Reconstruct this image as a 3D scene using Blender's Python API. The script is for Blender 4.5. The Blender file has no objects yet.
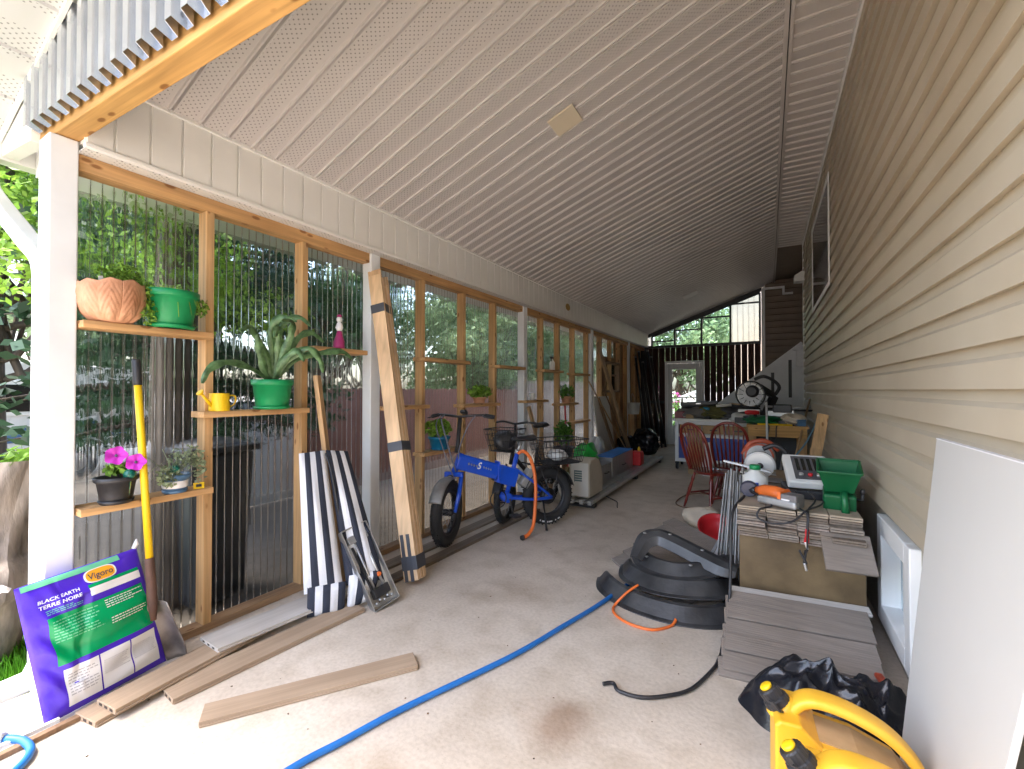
import bpy, math, random
from mathutils import Vector, Matrix, Euler
from math import sin, cos, pi, radians, sqrt
SC = bpy.context.scene
# ------------------------------------------------------------------ camera, sky, sun, exposure
YAW = math.atan(255/440)
cam_d = bpy.data.cameras.new('camera'); cam = bpy.data.objects.new('camera', cam_d)
SC.collection.objects.link(cam); SC.camera = cam
cam_d.sensor_width = 36; cam_d.lens = 440/1024*36; cam_d.clip_start = 0.02; cam_d.clip_end = 2000
cam.location = (0, 0, 1.4); cam.rotation_euler = (radians(90.72), 0, YAW)
world = bpy.data.worlds.new('World'); SC.world = world; world.use_nodes = True
nt = world.node_tree; bg = nt.nodes['Background']
sky = nt.nodes.new('ShaderNodeTexSky'); sky.sky_type = 'NISHITA'; sky.sun_disc = False
SUN_EL, SUN_AZ = radians(70), radians(238)        # azimuth: clockwise from +Y, sun to the left and a little behind
sky.sun_elevation = SUN_EL; sky.sun_rotation = SUN_AZ
sky.air_density = 1.0; sky.dust_density = 4.0; sky.ozone_density = 0.6
nt.links.new(sky.outputs[0], bg.inputs[0]); bg.inputs[1].default_value = 0.15
sd = bpy.data.lights.new('sun', 'SUN'); sd.energy = 0.8; sd.angle = radians(20); sd.color = (1, .96, .90)
so = bpy.data.objects.new('sun', sd); SC.collection.objects.link(so); so.location = (-6, -4, 9)
sv = Vector((sin(SUN_AZ)*cos(SUN_EL), cos(SUN_AZ)*cos(SUN_EL), sin(SUN_EL)))
so.rotation_euler = sv.to_track_quat('Z', 'Y').to_euler()
SC.view_settings.view_transform = 'Standard'; SC.view_settings.look = 'None'
SC.view_settings.exposure = 3.18; SC.view_settings.gamma = 1.0
SC.view_settings.use_curve_mapping = False
try:
    SC.cycles.use_denoising = True; SC.cycles.max_bounces = 14; SC.cycles.diffuse_bounces = 6
    SC.cycles.transparent_max_bounces = 24; SC.cycles.transmission_bounces = 12
    SC.cycles.caustics_reflective = False; SC.cycles.caustics_refractive = False
except Exception: pass
# ------------------------------------------------------------------ helpers
rnd = random.Random(7)
COL = SC.collection
def V(*a): return Vector(a)
class MB:
    """collects shapes for ONE mesh object"""
    def __init__(s): s.v = []; s.f = []; s.sm = []
    def add(s, vs, fs, smooth=False):
        b = len(s.v); s.v += [Vector(v) for v in vs]
        for f in fs: s.f.append([b+i for i in f]); s.sm.append(smooth)
        return s
    def box(s, lo, hi):
        x0, y0, z0 = lo; x1, y1, z1 = hi
        return s.add([(x0,y0,z0),(x1,y0,z0),(x1,y1,z0),(x0,y1,z0),(x0,y0,z1),(x1,y0,z1),(x1,y1,z1),(x0,y1,z1)],
              [(0,3,2,1),(4,5,6,7),(0,1,5,4),(1,2,6,5),(2,3,7,6),(3,0,4,7)])
    def obox(s, c, size, rot=(0,0,0)):
        M = Euler([radians(a) for a in rot]).to_matrix(); c = Vector(c)
        hx, hy, hz = [a/2 for a in size]
        P = [(-hx,-hy,-hz),(hx,-hy,-hz),(hx,hy,-hz),(-hx,hy,-hz),(-hx,-hy,hz),(hx,-hy,hz),(hx,hy,hz),(-hx,hy,hz)]
        return s.add([c+M@Vector(p) for p in P], [(0,3,2,1),(4,5,6,7),(0,1,5,4),(1,2,6,5),(2,3,7,6),(3,0,4,7)])
    def bar(s, p, q, w, h, up=(0,0,1)):
        p, q, up = Vector(p), Vector(q), Vector(up); d = (q-p).normalized()
        a = d.cross(up)
        if a.length < 1e-4: a = d.cross(Vector((1,0,0)))
        a.normalize(); b = a.cross(d); a *= w/2; b *= h/2
        vs = [p-a-b, p+a-b, p+a+b, p-a+b, q-a-b, q+a-b, q+a+b, q-a+b]
        return s.add(vs, [(0,1,2,3),(7,6,5,4),(0,4,5,1),(1,5,6,2),(2,6,7,3),(3,7,4,0)])
    def sweep(s, pts, sec, smooth=True, caps=True, scale=None, up0=None):
        """closed section [(a,b)...] swept along points with a parallel frame"""
        pts = [Vector(p) for p in pts]; n = len(sec); rings = []
        T = []
        for i in range(len(pts)):
            a = pts[max(i-1,0)]; b = pts[min(i+1,len(pts)-1)]
            t = b-a
            T.append(t.normalized() if t.length > 1e-9 else Vector((0,0,1)))
        u = Vector(up0) if up0 is not None else (Vector((0,0,1)) if abs(T[0].z) < .95 else Vector((1,0,0)))
        for i, p in enumerate(pts):
            u = u - T[i]*u.dot(T[i])
            if u.length < 1e-5: u = T[i].orthogonal()
            u.normalize(); w = T[i].cross(u)
            k = scale[i] if scale else 1
            rings.append([p + w*a*k + u*b*k for a, b in sec])
        vs = [v for r in rings for v in r]; fs = []
        for i in range(len(rings)-1):
            for j in range(n):
                fs.append((i*n+j, i*n+(j+1)%n, (i+1)*n+(j+1)%n, (i+1)*n+j))
        b0 = len(s.v); s.add(vs, fs, smooth)
        if caps:
            s.f.append([b0+j for j in range(n)][::-1]); s.sm.append(False)
            s.f.append([b0+(len(rings)-1)*n+j for j in range(n)]); s.sm.append(False)
        return s
    def tube(s, pts, r, n=8, caps=True):
        sc = None
        if isinstance(r, (list, tuple)): sc = list(r); r = 1
        return s.sweep(pts, [(r*cos(2*pi*i/n), r*sin(2*pi*i/n)) for i in range(n)], True, caps, sc)
    def lathe(s, prof, c=(0,0,0), n=24, M=None, wob=0):
        c = Vector(c); M = M or Matrix.Identity(3); vs = []; fs = []
        for r, z in prof:
            for j in range(n):
                a = 2*pi*j/n; k = r*(1+wob*sin(5*a+z*20))
                vs.append(c + M@Vector((k*cos(a), k*sin(a), z)))
        for i in range(len(prof)-1):
            for j in range(n): fs.append((i*n+j, i*n+(j+1)%n, (i+1)*n+(j+1)%n, (i+1)*n+j))
        s.add(vs, fs, True); b = len(s.v)-len(vs)
        s.f.append([b+j for j in range(n)][::-1]); s.sm.append(False)
        s.f.append([b+(len(prof)-1)*n+j for j in range(n)]); s.sm.append(False)
        return s
    def ball(s, c, r, n=12, M=None):
        rx, ry, rz = r if isinstance(r, (tuple, list)) else (r, r, r); c = Vector(c); m = n//2+1
        M = M or Matrix.Identity(3)
        vs = []; fs = []
        for i in range(m+1):
            t = pi*i/m
            for j in range(n):
                a = 2*pi*j/n; vs.append(c+M@Vector((rx*sin(t)*cos(a), ry*sin(t)*sin(a), -rz*cos(t))))
        for i in range(m):
            for j in range(n): fs.append((i*n+j, i*n+(j+1)%n, (i+1)*n+(j+1)%n, (i+1)*n+j))
        return s.add(vs, fs, True)
    def grid(s, fn, nu, nv, smooth=True):
        vs = [fn(i/nu, j/nv) for i in range(nu+1) for j in range(nv+1)]; w = nv+1
        fs = [(i*w+j, (i+1)*w+j, (i+1)*w+j+1, i*w+j+1) for i in range(nu) for j in range(nv)]
        return s.add(vs, fs, smooth)
    def prism(s, poly, fn, a, b, smooth=False):
        """polygon (u,v) carried by fn(u,v,w) from w=a to w=b"""
        n = len(poly)
        vs = [fn(u, v, a) for u, v in poly] + [fn(u, v, b) for u, v in poly]
        b0 = len(s.v)
        s.add(vs, [(i, (i+1)%n, n+(i+1)%n, n+i) for i in range(n)], smooth)
        s.f.append([b0+i for i in range(n)][::-1]); s.sm.append(False)
        s.f.append([b0+n+i for i in range(n)]); s.sm.append(False)
        return s
    def torus(s, c, R, r, M=None, n=32, m=10, sq=1.0):
        c = Vector(c); M = M or Matrix.Identity(3); vs = []; fs = []
        for i in range(n):
            a = 2*pi*i/n
            for j in range(m):
                b = 2*pi*j/m
                vs.append(c+M@Vector(((R+r*cos(b))*cos(a), (R+r*cos(b))*sin(a), r*sq*sin(b))))
        for i in range(n):
            for j in range(m): fs.append((i*m+j, ((i+1)%n)*m+j, ((i+1)%n)*m+(j+1)%m, i*m+(j+1)%m))
        return s.add(vs, fs, True)
    def build(s, name, mat, parent=None, w=False, bevel=0, solid=0, sub=0, seg=2):
        vs = s.v
        root = parent
        while root is not None and root.parent is not None: root = root.parent
        if w and root is not None:
            Mi = (Matrix.Translation(root.location) @ root.rotation_euler.to_matrix().to_4x4()).inverted()
            vs = [Mi@v for v in vs]
        me = bpy.data.meshes.new(name); me.from_pydata([tuple(v) for v in vs], [], s.f)
        me.polygons.foreach_set('use_smooth', s.sm)
        me.materials.append(mat); me.update()
        o = bpy.data.objects.new(name, me); COL.objects.link(o)
        if parent is not None: o.parent = parent
        if solid:
            m = o.modifiers.new('solid', 'SOLIDIFY'); m.thickness = solid; m.offset = 0
        if sub:
            m = o.modifiers.new('sub', 'SUBSURF'); m.levels = sub; m.render_levels = sub
        if bevel:
            m = o.modifiers.new('bevel', 'BEVEL'); m.width = bevel; m.segments = seg; m.limit_method = 'ANGLE'; m.angle_limit = radians(40)
        return o
def thing(name, label, cat, loc=(0,0,0), rz=0, group=None, rot=None):
    o = bpy.data.objects.new(name, None); COL.objects.link(o); o.empty_display_size = .1
    o.location = loc; o.rotation_euler = rot if rot else (0, 0, rz)
    return tag(o, label, cat, group)
def tag(o, label=None, cat=None, group=None, kind=None):
    if label: o['label'] = label
    if cat: o['category'] = cat
    if group: o['group'] = group
    if kind: o['kind'] = kind
    return o
def clone(o, parent=None):
    c = o.copy(); COL.objects.link(c)
    if parent is not None: c.parent = parent
    for ch in [x for x in KIDS(o)]: clone(ch, c)
    return c
def KIDS(o): return [x for x in COL.objects if x.parent == o]
def smooth_pts(P, n=8):
    """Catmull-Rom through the points"""
    P = [Vector(p) for p in P]; out = []
    for i in range(len(P)-1):
        p0 = P[max(i-1,0)]; p1 = P[i]; p2 = P[i+1]; p3 = P[min(i+2,len(P)-1)]
        for k in range(n):
            t = k/n
            out.append(.5*((2*p1)+(p2-p0)*t+(2*p0-5*p1+4*p2-p3)*t*t+(3*p1-p0-3*p2+p3)*t**3))
    out.append(P[-1]); return out
def text_mesh(txt, size, shear=0, bold=0):
    cu = bpy.data.curves.new('letters', 'FONT'); cu.body = txt; cu.size = size; cu.shear = shear; cu.offset = bold
    cu.align_x = 'CENTER'; cu.align_y = 'CENTER'; cu.resolution_u = 3
    o = bpy.data.objects.new('letters', cu); COL.objects.link(o)
    dg = bpy.context.evaluated_depsgraph_get(); dg.update()
    me = bpy.data.meshes.new_from_object(o.evaluated_get(dg))
    vs = [v.co.copy() for v in me.vertices]; fs = [list(p.vertices) for p in me.polygons]
    bpy.data.objects.remove(o); bpy.data.curves.remove(cu); bpy.data.meshes.remove(me)
    return vs, fs
# ------------------------------------------------------------------ materials
def mat(name, col, rough=.6, metal=0., var=.12, scale=5., st=(1,1,1), bump=0., bscale=60., col2=None, spec=.5, coat=0., detail=6, trans=0.):
    m = bpy.data.materials.new(name); m.use_nodes = True; N = m.node_tree.nodes; L = m.node_tree.links
    b = N['Principled BSDF']; b.inputs['Roughness'].default_value = rough; b.inputs['Metallic'].default_value = metal
    b.inputs['Specular IOR Level'].default_value = spec; b.inputs['Coat Weight'].default_value = coat
    tc = N.new('ShaderNodeTexCoord'); mp = N.new('ShaderNodeMapping'); mp.inputs['Scale'].default_value = st
    L.new(tc.outputs['Object'], mp.inputs[0])
    nz = N.new('ShaderNodeTexNoise'); nz.inputs['Scale'].default_value = scale; nz.inputs['Detail'].default_value = detail
    L.new(mp.outputs[0], nz.inputs['Vector'])
    cr = N.new('ShaderNodeValToRGB'); cr.color_ramp.elements[0].position = .3; cr.color_ramp.elements[1].position = .7
    c1 = [max(0, c*(1-var)) for c in col]+[1]; c2 = [min(1, c*(1+var)) for c in (col2 or col)]+[1]
    cr.color_ramp.elements[0].color = c1; cr.color_ramp.elements[1].color = c2
    L.new(nz.outputs['Fac'], cr.inputs[0]); L.new(cr.outputs[0], b.inputs['Base Color'])
    if bump:
        n2 = N.new('ShaderNodeTexNoise'); n2.inputs['Scale'].default_value = bscale; n2.inputs['Detail'].default_value = 4
        L.new(mp.outputs[0], n2.inputs['Vector'])
        bp = N.new('ShaderNodeBump'); bp.inputs['Strength'].default_value = bump; bp.inputs['Distance'].default_value = .01
        L.new(n2.outputs['Fac'], bp.inputs['Height']); L.new(bp.outputs[0], b.inputs['Normal'])
    if trans: b.inputs['Transmission Weight'].default_value = trans
    return m
def wood(name, col, axis, dark=.62, rough=.65, knots=True, fine=38.):
    """sawn timber with grain along axis 'x','y','z'"""
    m = bpy.data.materials.new(name); m.use_nodes = True; N = m.node_tree.nodes; L = m.node_tree.links
    b = N['Principled BSDF']; b.inputs['Roughness'].default_value = rough; b.inputs['Specular IOR Level'].default_value = .25
    tc = N.new('ShaderNodeTexCoord'); mp = N.new('ShaderNodeMapping')
    s = {'x': (1.2, fine, fine), 'y': (fine, 1.2, fine), 'z': (fine, fine, 1.2)}[axis]
    mp.inputs['Scale'].default_value = s; L.new(tc.outputs['Object'], mp.inputs[0])
    nz = N.new('ShaderNodeTexNoise'); nz.inputs['Scale'].default_value = 1.0; nz.inputs['Detail'].default_value = 5; nz.inputs['Distortion'].default_value = .6
    L.new(mp.outputs[0], nz.inputs['Vector'])
    cr = N.new('ShaderNodeValToRGB'); E = cr.color_ramp.elements
    E[0].position = .28; E[1].position = .72
    E[0].color = [c*dark for c in col]+[1]; E[1].color = [min(1, c*1.12) for c in col]+[1]
    L.new(nz.outputs['Fac'], cr.inputs[0])
    last = cr.outputs[0]
    big = N.new('ShaderNodeTexNoise'); big.inputs['Scale'].default_value = 2.2; L.new(tc.outputs['Object'], big.inputs['Vector'])
    mx = N.new('ShaderNodeMix'); mx.data_type = 'RGBA'; mx.blend_type = 'MULTIPLY'; mx.inputs[0].default_value = .5
    cb = N.new('ShaderNodeValToRGB'); cb.color_ramp.elements[0].color = (.72,.66,.6,1); cb.color_ramp.elements[1].color = (1.1,1.1,1.1,1)
    cb.color_ramp.elements[0].position = .35; cb.color_ramp.elements[1].position = .65
    L.new(big.outputs['Fac'], cb.inputs[0]); L.new(last, mx.inputs[6]); L.new(cb.outputs[0], mx.inputs[7]); last = mx.outputs[2]
    if knots:
        mk = N.new('ShaderNodeMapping'); k = {'x': (.45,1.1,1.1), 'y': (1.1,.45,1.1), 'z': (1.1,1.1,.45)}[axis]
        mk.inputs['Scale'].default_value = [q*13 for q in k]; L.new(tc.outputs['Object'], mk.inputs[0])
        vo = N.new('ShaderNodeTexVoronoi'); vo.inputs['Scale'].default_value = 1; L.new(mk.outputs[0], vo.inputs['Vector'])
        ck = N.new('ShaderNodeValToRGB'); ck.color_ramp.elements[0].position = .12; ck.color_ramp.elements[1].position = .19
        ck.color_ramp.elements[0].color = (.30,.16,.08,1); ck.color_ramp.elements[1].color = (1,1,1,1)
        L.new(vo.outputs['Distance'], ck.inputs[0])
        m2 = N.new('ShaderNodeMix'); m2.data_type = 'RGBA'; m2.blend_type = 'MULTIPLY'; m2.inputs[0].default_value = .75
        L.new(last, m2.inputs[6]); L.new(ck.outputs[0], m2.inputs[7]); last = m2.outputs[2]
    L.new(last, b.inputs['Base Color'])
    bp = N.new('ShaderNodeBump'); bp.inputs['Strength'].default_value = .25; bp.inputs['Distance'].default_value = .004
    L.new(nz.outputs['Fac'], bp.inputs['Height']); L.new(bp.outputs[0], b.inputs['Normal'])
    return m
def leafmat(name, col, var=.45, rough=.55):
    m = bpy.data.materials.new(name); m.use_nodes = True; N = m.node_tree.nodes; L = m.node_tree.links
    b = N['Principled BSDF']; b.inputs['Roughness'].default_value = rough; b.inputs['Specular IOR Level'].default_value = .3
    g = N.new('ShaderNodeNewGeometry'); cr = N.new('ShaderNodeValToRGB')
    cr.color_ramp.elements[0].color = [c*(1-var) for c in col]+[1]
    cr.color_ramp.elements[1].color = [min(1, c*(1+var)) for c in col]+[1]
    L.new(g.outputs['Random Per Island'], cr.inputs[0]); L.new(cr.outputs[0], b.inputs['Base Color'])
    t = N.new('ShaderNodeBsdfTranslucent'); L.new(cr.outputs[0], t.inputs[0])
    mx = N.new('ShaderNodeMixShader'); mx.inputs[0].default_value = .3
    L.new(b.outputs[0], mx.inputs[1]); L.new(t.outputs[0], mx.inputs[2]); L.new(mx.outputs[0], N['Material Output'].inputs[0])
    return m
def clear_sheet(name, tint, refr, gloss, ior=1.25, rough=.03):
    m = bpy.data.materials.new(name); m.use_nodes = True; N = m.node_tree.nodes; L = m.node_tree.links
    N.remove(N['Principled BSDF'])
    t = N.new('ShaderNodeBsdfTransparent'); t.inputs[0].default_value = (*tint, 1)
    r = N.new('ShaderNodeBsdfRefraction'); r.inputs['Color'].default_value = (*tint, 1); r.inputs['IOR'].default_value = ior; r.inputs['Roughness'].default_value = rough
    g = N.new('ShaderNodeBsdfGlossy'); g.inputs['Roughness'].default_value = .07
    a = N.new('ShaderNodeMixShader'); a.inputs[0].default_value = refr
    L.new(t.outputs[0], a.inputs[1]); L.new(r.outputs[0], a.inputs[2])
    lw = N.new('ShaderNodeLayerWeight'); lw.inputs[0].default_value = gloss
    c = N.new('ShaderNodeMixShader'); L.new(lw.outputs['Fresnel'], c.inputs[0]); L.new(a.outputs[0], c.inputs[1]); L.new(g.outputs[0], c.inputs[2])
    L.new(c.outputs[0], N['Material Output'].inputs[0]); return m
M = {}
M['white_vinyl'] = mat('white_vinyl', (.84,.84,.82), .45, var=.04, scale=3)
M['white_paint'] = mat('white_paint', (.76,.785,.81), .5, var=.06, scale=4, bump=.05, bscale=15)
M['white_plastic'] = mat('white_plastic', (.72,.72,.69), .4, var=.06)
M['galv'] = mat('galvanised_white_steel', (.66,.71,.79), .20, metal=.8, var=.10, scale=4)
M['pine_z'] = wood('pine_upright', (.64,.40,.19), 'z')
M['pine_y'] = wood('pine_lengthwise', (.62,.37,.17), 'y')
M['pine_x'] = wood('pine_crosswise', (.62,.36,.13), 'x')
M['old_plate'] = wood('weathered_pine', (.40,.26,.15), 'y')
M['pale_x'] = wood('pale_board', (.62,.47,.31), 'x', dark=.78, knots=False)
M['tan_x'] = wood('tan_decking', (.40,.30,.21), 'x', dark=.86, knots=False, fine=60)
M['grey_x'] = wood('grey_decking', (.31,.27,.24), 'x', dark=.82, knots=False, fine=80)
M['greytop_x'] = wood('pale_grey_decking', (.56,.53,.49), 'x', dark=.9, knots=False, fine=60)
M['grey_y'] = wood('grey_decking_lengthwise', (.36,.30,.26), 'y', dark=.8, knots=False, fine=80)
M['brown_z'] = wood('brown_board', (.27,.17,.10), 'z', dark=.7, knots=False)
M['tan_z'] = wood('tan_board', (.45,.30,.17), 'z', dark=.8, knots=False)
M['redbrown_z'] = wood('dark_stained_board', (.055,.022,.018), 'z', dark=.5, knots=False)
M['black'] = mat('black_plastic', (.022,.022,.025), .45, var=.3, bump=.05)
M['black_dusty'] = mat('dusty_black_plastic', (.020,.0205,.023), .38, var=.35, col2=(.055,.055,.056), scale=5, bump=.15, bscale=25)
M['rubber'] = mat('rubber', (.025,.025,.026), .75, var=.25, bump=.2, bscale=90)
M['tape'] = mat('dark_tape', (.055,.06,.075), .45, var=.15)
M['steel'] = mat('brushed_steel', (.48,.48,.48), .35, metal=.85, var=.15, st=(1,8,1))
M['dull_steel'] = mat('dull_steel', (.33,.33,.33), .5, metal=.6, var=.25, scale=8)
M['alu'] = mat('aluminium', (.55,.55,.54), .38, metal=.7, var=.15, st=(1,6,1))
M['dark_metal'] = mat('dark_metal', (.05,.05,.055), .4, metal=.6, var=.2)
M['blue_frame'] = mat('blue_paint', (.010,.085,.62), .28, var=.10, coat=.5)
M['blue_hose'] = mat('blue_hose', (.015,.16,.52), .45, var=.15)
M['orange'] = mat('orange_plastic', (.80,.17,.03), .45, var=.12)
M['red'] = mat('red_plastic', (.60,.025,.03), .38, var=.15)
M['green_pot'] = mat('green_plastic', (.008,.26,.085), .42, var=.12, scale=7)
M['green_bright'] = mat('green_bag', (.03,.55,.08), .4, var=.2, bump=.3, bscale=12)
M['green_tool'] = mat('green_spreader', (.004,.11,.035), .42, var=.15)
M['terracotta'] = mat('terracotta', (.52,.235,.12), .8, var=.14, scale=9, col2=(.60,.33,.20), bump=.25, bscale=40)
M['soil'] = mat('potting_soil', (.05,.035,.025), .95, var=.5, scale=40, bump=.6)
M['yellow'] = mat('yellow_plastic', (.85,.55,.01), .38, var=.06)
M['yellow_can'] = mat('dusty_yellow_plastic', (.84,.44,.015), .42, var=.10, scale=3.5, bump=.06, bscale=90, col2=(.86,.50,.06))
M['can_dust'] = mat('dust_on_yellow_plastic', (.52,.36,.17), .75, var=.20, scale=6, col2=(.56,.40,.22))
M['cherry'] = mat('cherry_stained_wood', (.17,.016,.009), .3, var=.35, scale=3, st=(8,8,1), coat=.4)
M['cream'] = mat('cream_cloth', (.68,.58,.45), .85, var=.12, bump=.5, bscale=15)
M['beige_metal'] = mat('beige_enamel', (.55,.51,.42), .45, var=.08)
M['blue_panel'] = mat('blue_panel', (.012,.06,.34), .45, var=.15)
M['blue_pot'] = mat('blue_glaze', (.01,.17,.32), .3, var=.15)
M['slate_blue'] = mat('slate_blue_glaze', (.08,.17,.30), .35, var=.2)
M['glass_green'] = mat('green_glass', (.01,.22,.16), .08, var=.1, trans=.5)
M['magenta'] = mat('magenta_petals', (.50,.02,.42), .6, var=.25)
M['pink'] = mat('pink_figure', (.40,.03,.16), .5, var=.3)
M['leaf'] = leafmat('leaf_green', (.09,.22,.03)); M['leaf_lime'] = leafmat('leaf_lime', (.20,.36,.05))
M['leaf_grey'] = leafmat('leaf_variegated', (.30,.36,.22)); M['leaf_dark'] = leafmat('leaf_dark', (.045,.10,.03))
M['leaf_bright'] = leafmat('leaf_sunny', (.22,.38,.05)); M['leaf_spruce'] = leafmat('leaf_spruce', (.035,.075,.035))
M['leaf_far'] = leafmat('leaf_far', (.22,.30,.15)); M['leaf_pale'] = leafmat('leaf_pale', (.26,.36,.19))
M['cactus'] = mat('fleshy_leaf', (.06,.145,.05), .38, var=.45, scale=22, col2=(.12,.22,.09))
M['bark'] = mat('bark', (.10,.075,.055), .9, var=.4, scale=6, st=(4,4,.6), bump=.8, bscale=10)
M['driftwood'] = mat('peeled_grey_trunk', (.30,.25,.205), .85, var=.5, scale=5, st=(3,3,.8), bump=1.0, bscale=7)
M['soot'] = mat('black_film', (.012,.013,.018), .25, var=.3, bump=.25, bscale=30)
M['brown_box'] = mat('dusty_brown_board', (.115,.075,.036), .42, var=.28, scale=4.5, bump=.1, col2=(.16,.11,.055))
M['dusty_top'] = mat('dusty_deck_top', (.42,.34,.25), .8, var=.25, scale=6, bump=.1)
M['panel_white'] = mat('pale_grey_panel', (.60,.59,.56), .5, var=.04, scale=1.2)
M['foundation'] = mat('parged_concrete', (.40,.37,.30), .85, var=.18, scale=4, bump=.3, bscale=30)
M['dark_glass'] = mat('dark_glass', (.02,.022,.02), .05, var=.2)
M['reflection_glass'] = mat('painted_reflection_glass', (.42,.52,.58), .06, var=.06, scale=2)  # bright bluish reflection on the basement pane put into its base colour
M['cardboard'] = mat('cardboard', (.40,.27,.14), .8, var=.15)
M['purple'] = mat('purple_bag_film', (.075,.025,.56), .22, var=.06, scale=6, bump=.45, bscale=14)
M['bag_green'] = mat('bag_print_green', (.0,.33,.11), .24, var=.08)
M['bag_white'] = mat('bag_print_white', (.80,.80,.82), .4, var=.03)
M['bag_mint'] = mat('bag_print_mint', (.15,.55,.32), .35, var=.1)
M['bag_orange'] = mat('bag_print_orange', (.85,.38,.02), .4, var=.05)
M['print_dark'] = mat('print_dark', (.07,.06,.09), .5, var=.1)
M['print_grey'] = mat('print_grey', (.42,.42,.46), .5, var=.1)
M['cush_white'] = mat('cushion_white', (.74,.75,.78), .85, var=.06, bump=.3, bscale=120)
M['cush_navy'] = mat('cushion_navy', (.028,.034,.055), .85, var=.2, bump=.3, bscale=120)
M['fence_red'] = wood('reddish_fence', (.30,.15,.11), 'z', dark=.75, knots=False)
M['fence_white'] = mat('white_fence_paint', (.72,.72,.70), .6, var=.08)
M['dark_bin'] = mat('dark_bin_plastic', (.02,.023,.028), .5, var=.2)
def concrete():
    m = bpy.data.materials.new('concrete_slab'); m.use_nodes = True; N = m.node_tree.nodes; L = m.node_tree.links
    b = N['Principled BSDF']; b.inputs['Roughness'].default_value = .75; b.inputs['Specular IOR Level'].default_value = .35
    tc = N.new('ShaderNodeTexCoord')
    def noise(sc, det=6, dist=0):
        n = N.new('ShaderNodeTexNoise'); n.inputs['Scale'].default_value = sc; n.inputs['Detail'].default_value = det; n.inputs['Distortion'].default_value = dist
        L.new(tc.outputs['Object'], n.inputs['Vector']); return n.outputs['Fac']
    def ramp(src, p0, p1, c0, c1):
        r = N.new('ShaderNodeValToRGB'); r.color_ramp.elements[0].position = p0; r.color_ramp.elements[1].position = p1
        r.color_ramp.elements[0].color = (*c0, 1); r.color_ramp.elements[1].color = (*c1, 1); L.new(src, r.inputs[0]); return r.outputs[0]
    def mul(a, bb, f=1.):
        x = N.new('ShaderNodeMix'); x.data_type = 'RGBA'; x.blend_type = 'MULTIPLY'; x.inputs[0].default_value = f
        L.new(a, x.inputs[6]); L.new(bb, x.inputs[7]); return x.outputs[2]
    c = ramp(noise(1.1, 8, .4), .32, .68, (.55,.475,.39), (.67,.59,.495))
    c = mul(c, ramp(noise(5, 9, .2), .30, .55, (.80,.77,.73), (1,1,1)), .8)
    c = mul(c, ramp(noise(55, 3), .3, .6, (.86,.85,.83), (1.03,1.03,1.03)), .8)
    c = mul(c, ramp(noise(2.3, 5, 1.5), .22, .36, (.66,.62,.57), (1,1,1)), .55)      # damp and oil stains
    v = N.new('ShaderNodeTexVoronoi'); v.inputs['Scale'].default_value = 17; L.new(tc.outputs['Object'], v.inputs['Vector'])
    c = mul(c, ramp(v.outputs['Distance'], .02, .06, (.55,.48,.42), (1,1,1)), .55)      # small pits
    def stain(cx, cy, r, col, f):
        sub_ = N.new('ShaderNodeVectorMath'); sub_.operation = 'DISTANCE'; sub_.inputs[1].default_value = (cx, cy, 0); L.new(tc.outputs['Object'], sub_.inputs[0])
        ad = N.new('ShaderNodeMath'); ad.operation = 'MULTIPLY_ADD'; L.new(noise(6, 6), ad.inputs[0]); ad.inputs[1].default_value = r*1.6; L.new(sub_.outputs['Value'], ad.inputs[2])
        return ramp(ad.outputs[0], .0, 1.0, col, (1,1,1)), r
    for cx, cy, r, col in ((-.78,1.72,.16,(.62,.52,.45)),(-.35,1.35,.08,(.7,.62,.55)),(-1.5,2.7,.22,(.80,.76,.72)),(-1.2,1.15,.10,(.78,.72,.66))):
        o_, r_ = stain(cx, cy, r, col, 1); rr = [n for n in N if n.type == 'VALTORGB'][-1]; rr.color_ramp.elements[0].position = r_*1.0; rr.color_ramp.elements[1].position = r_*2.1; c = mul(c, o_, .9)
    L.new(c, b.inputs['Base Color'])
    bp = N.new('ShaderNodeBump'); bp.inputs['Strength'].default_value = .25; bp.inputs['Distance'].default_value = .006
    L.new(noise(38, 6), bp.inputs['Height']); L.new(bp.outputs[0], b.inputs['Normal']); return m
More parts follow.
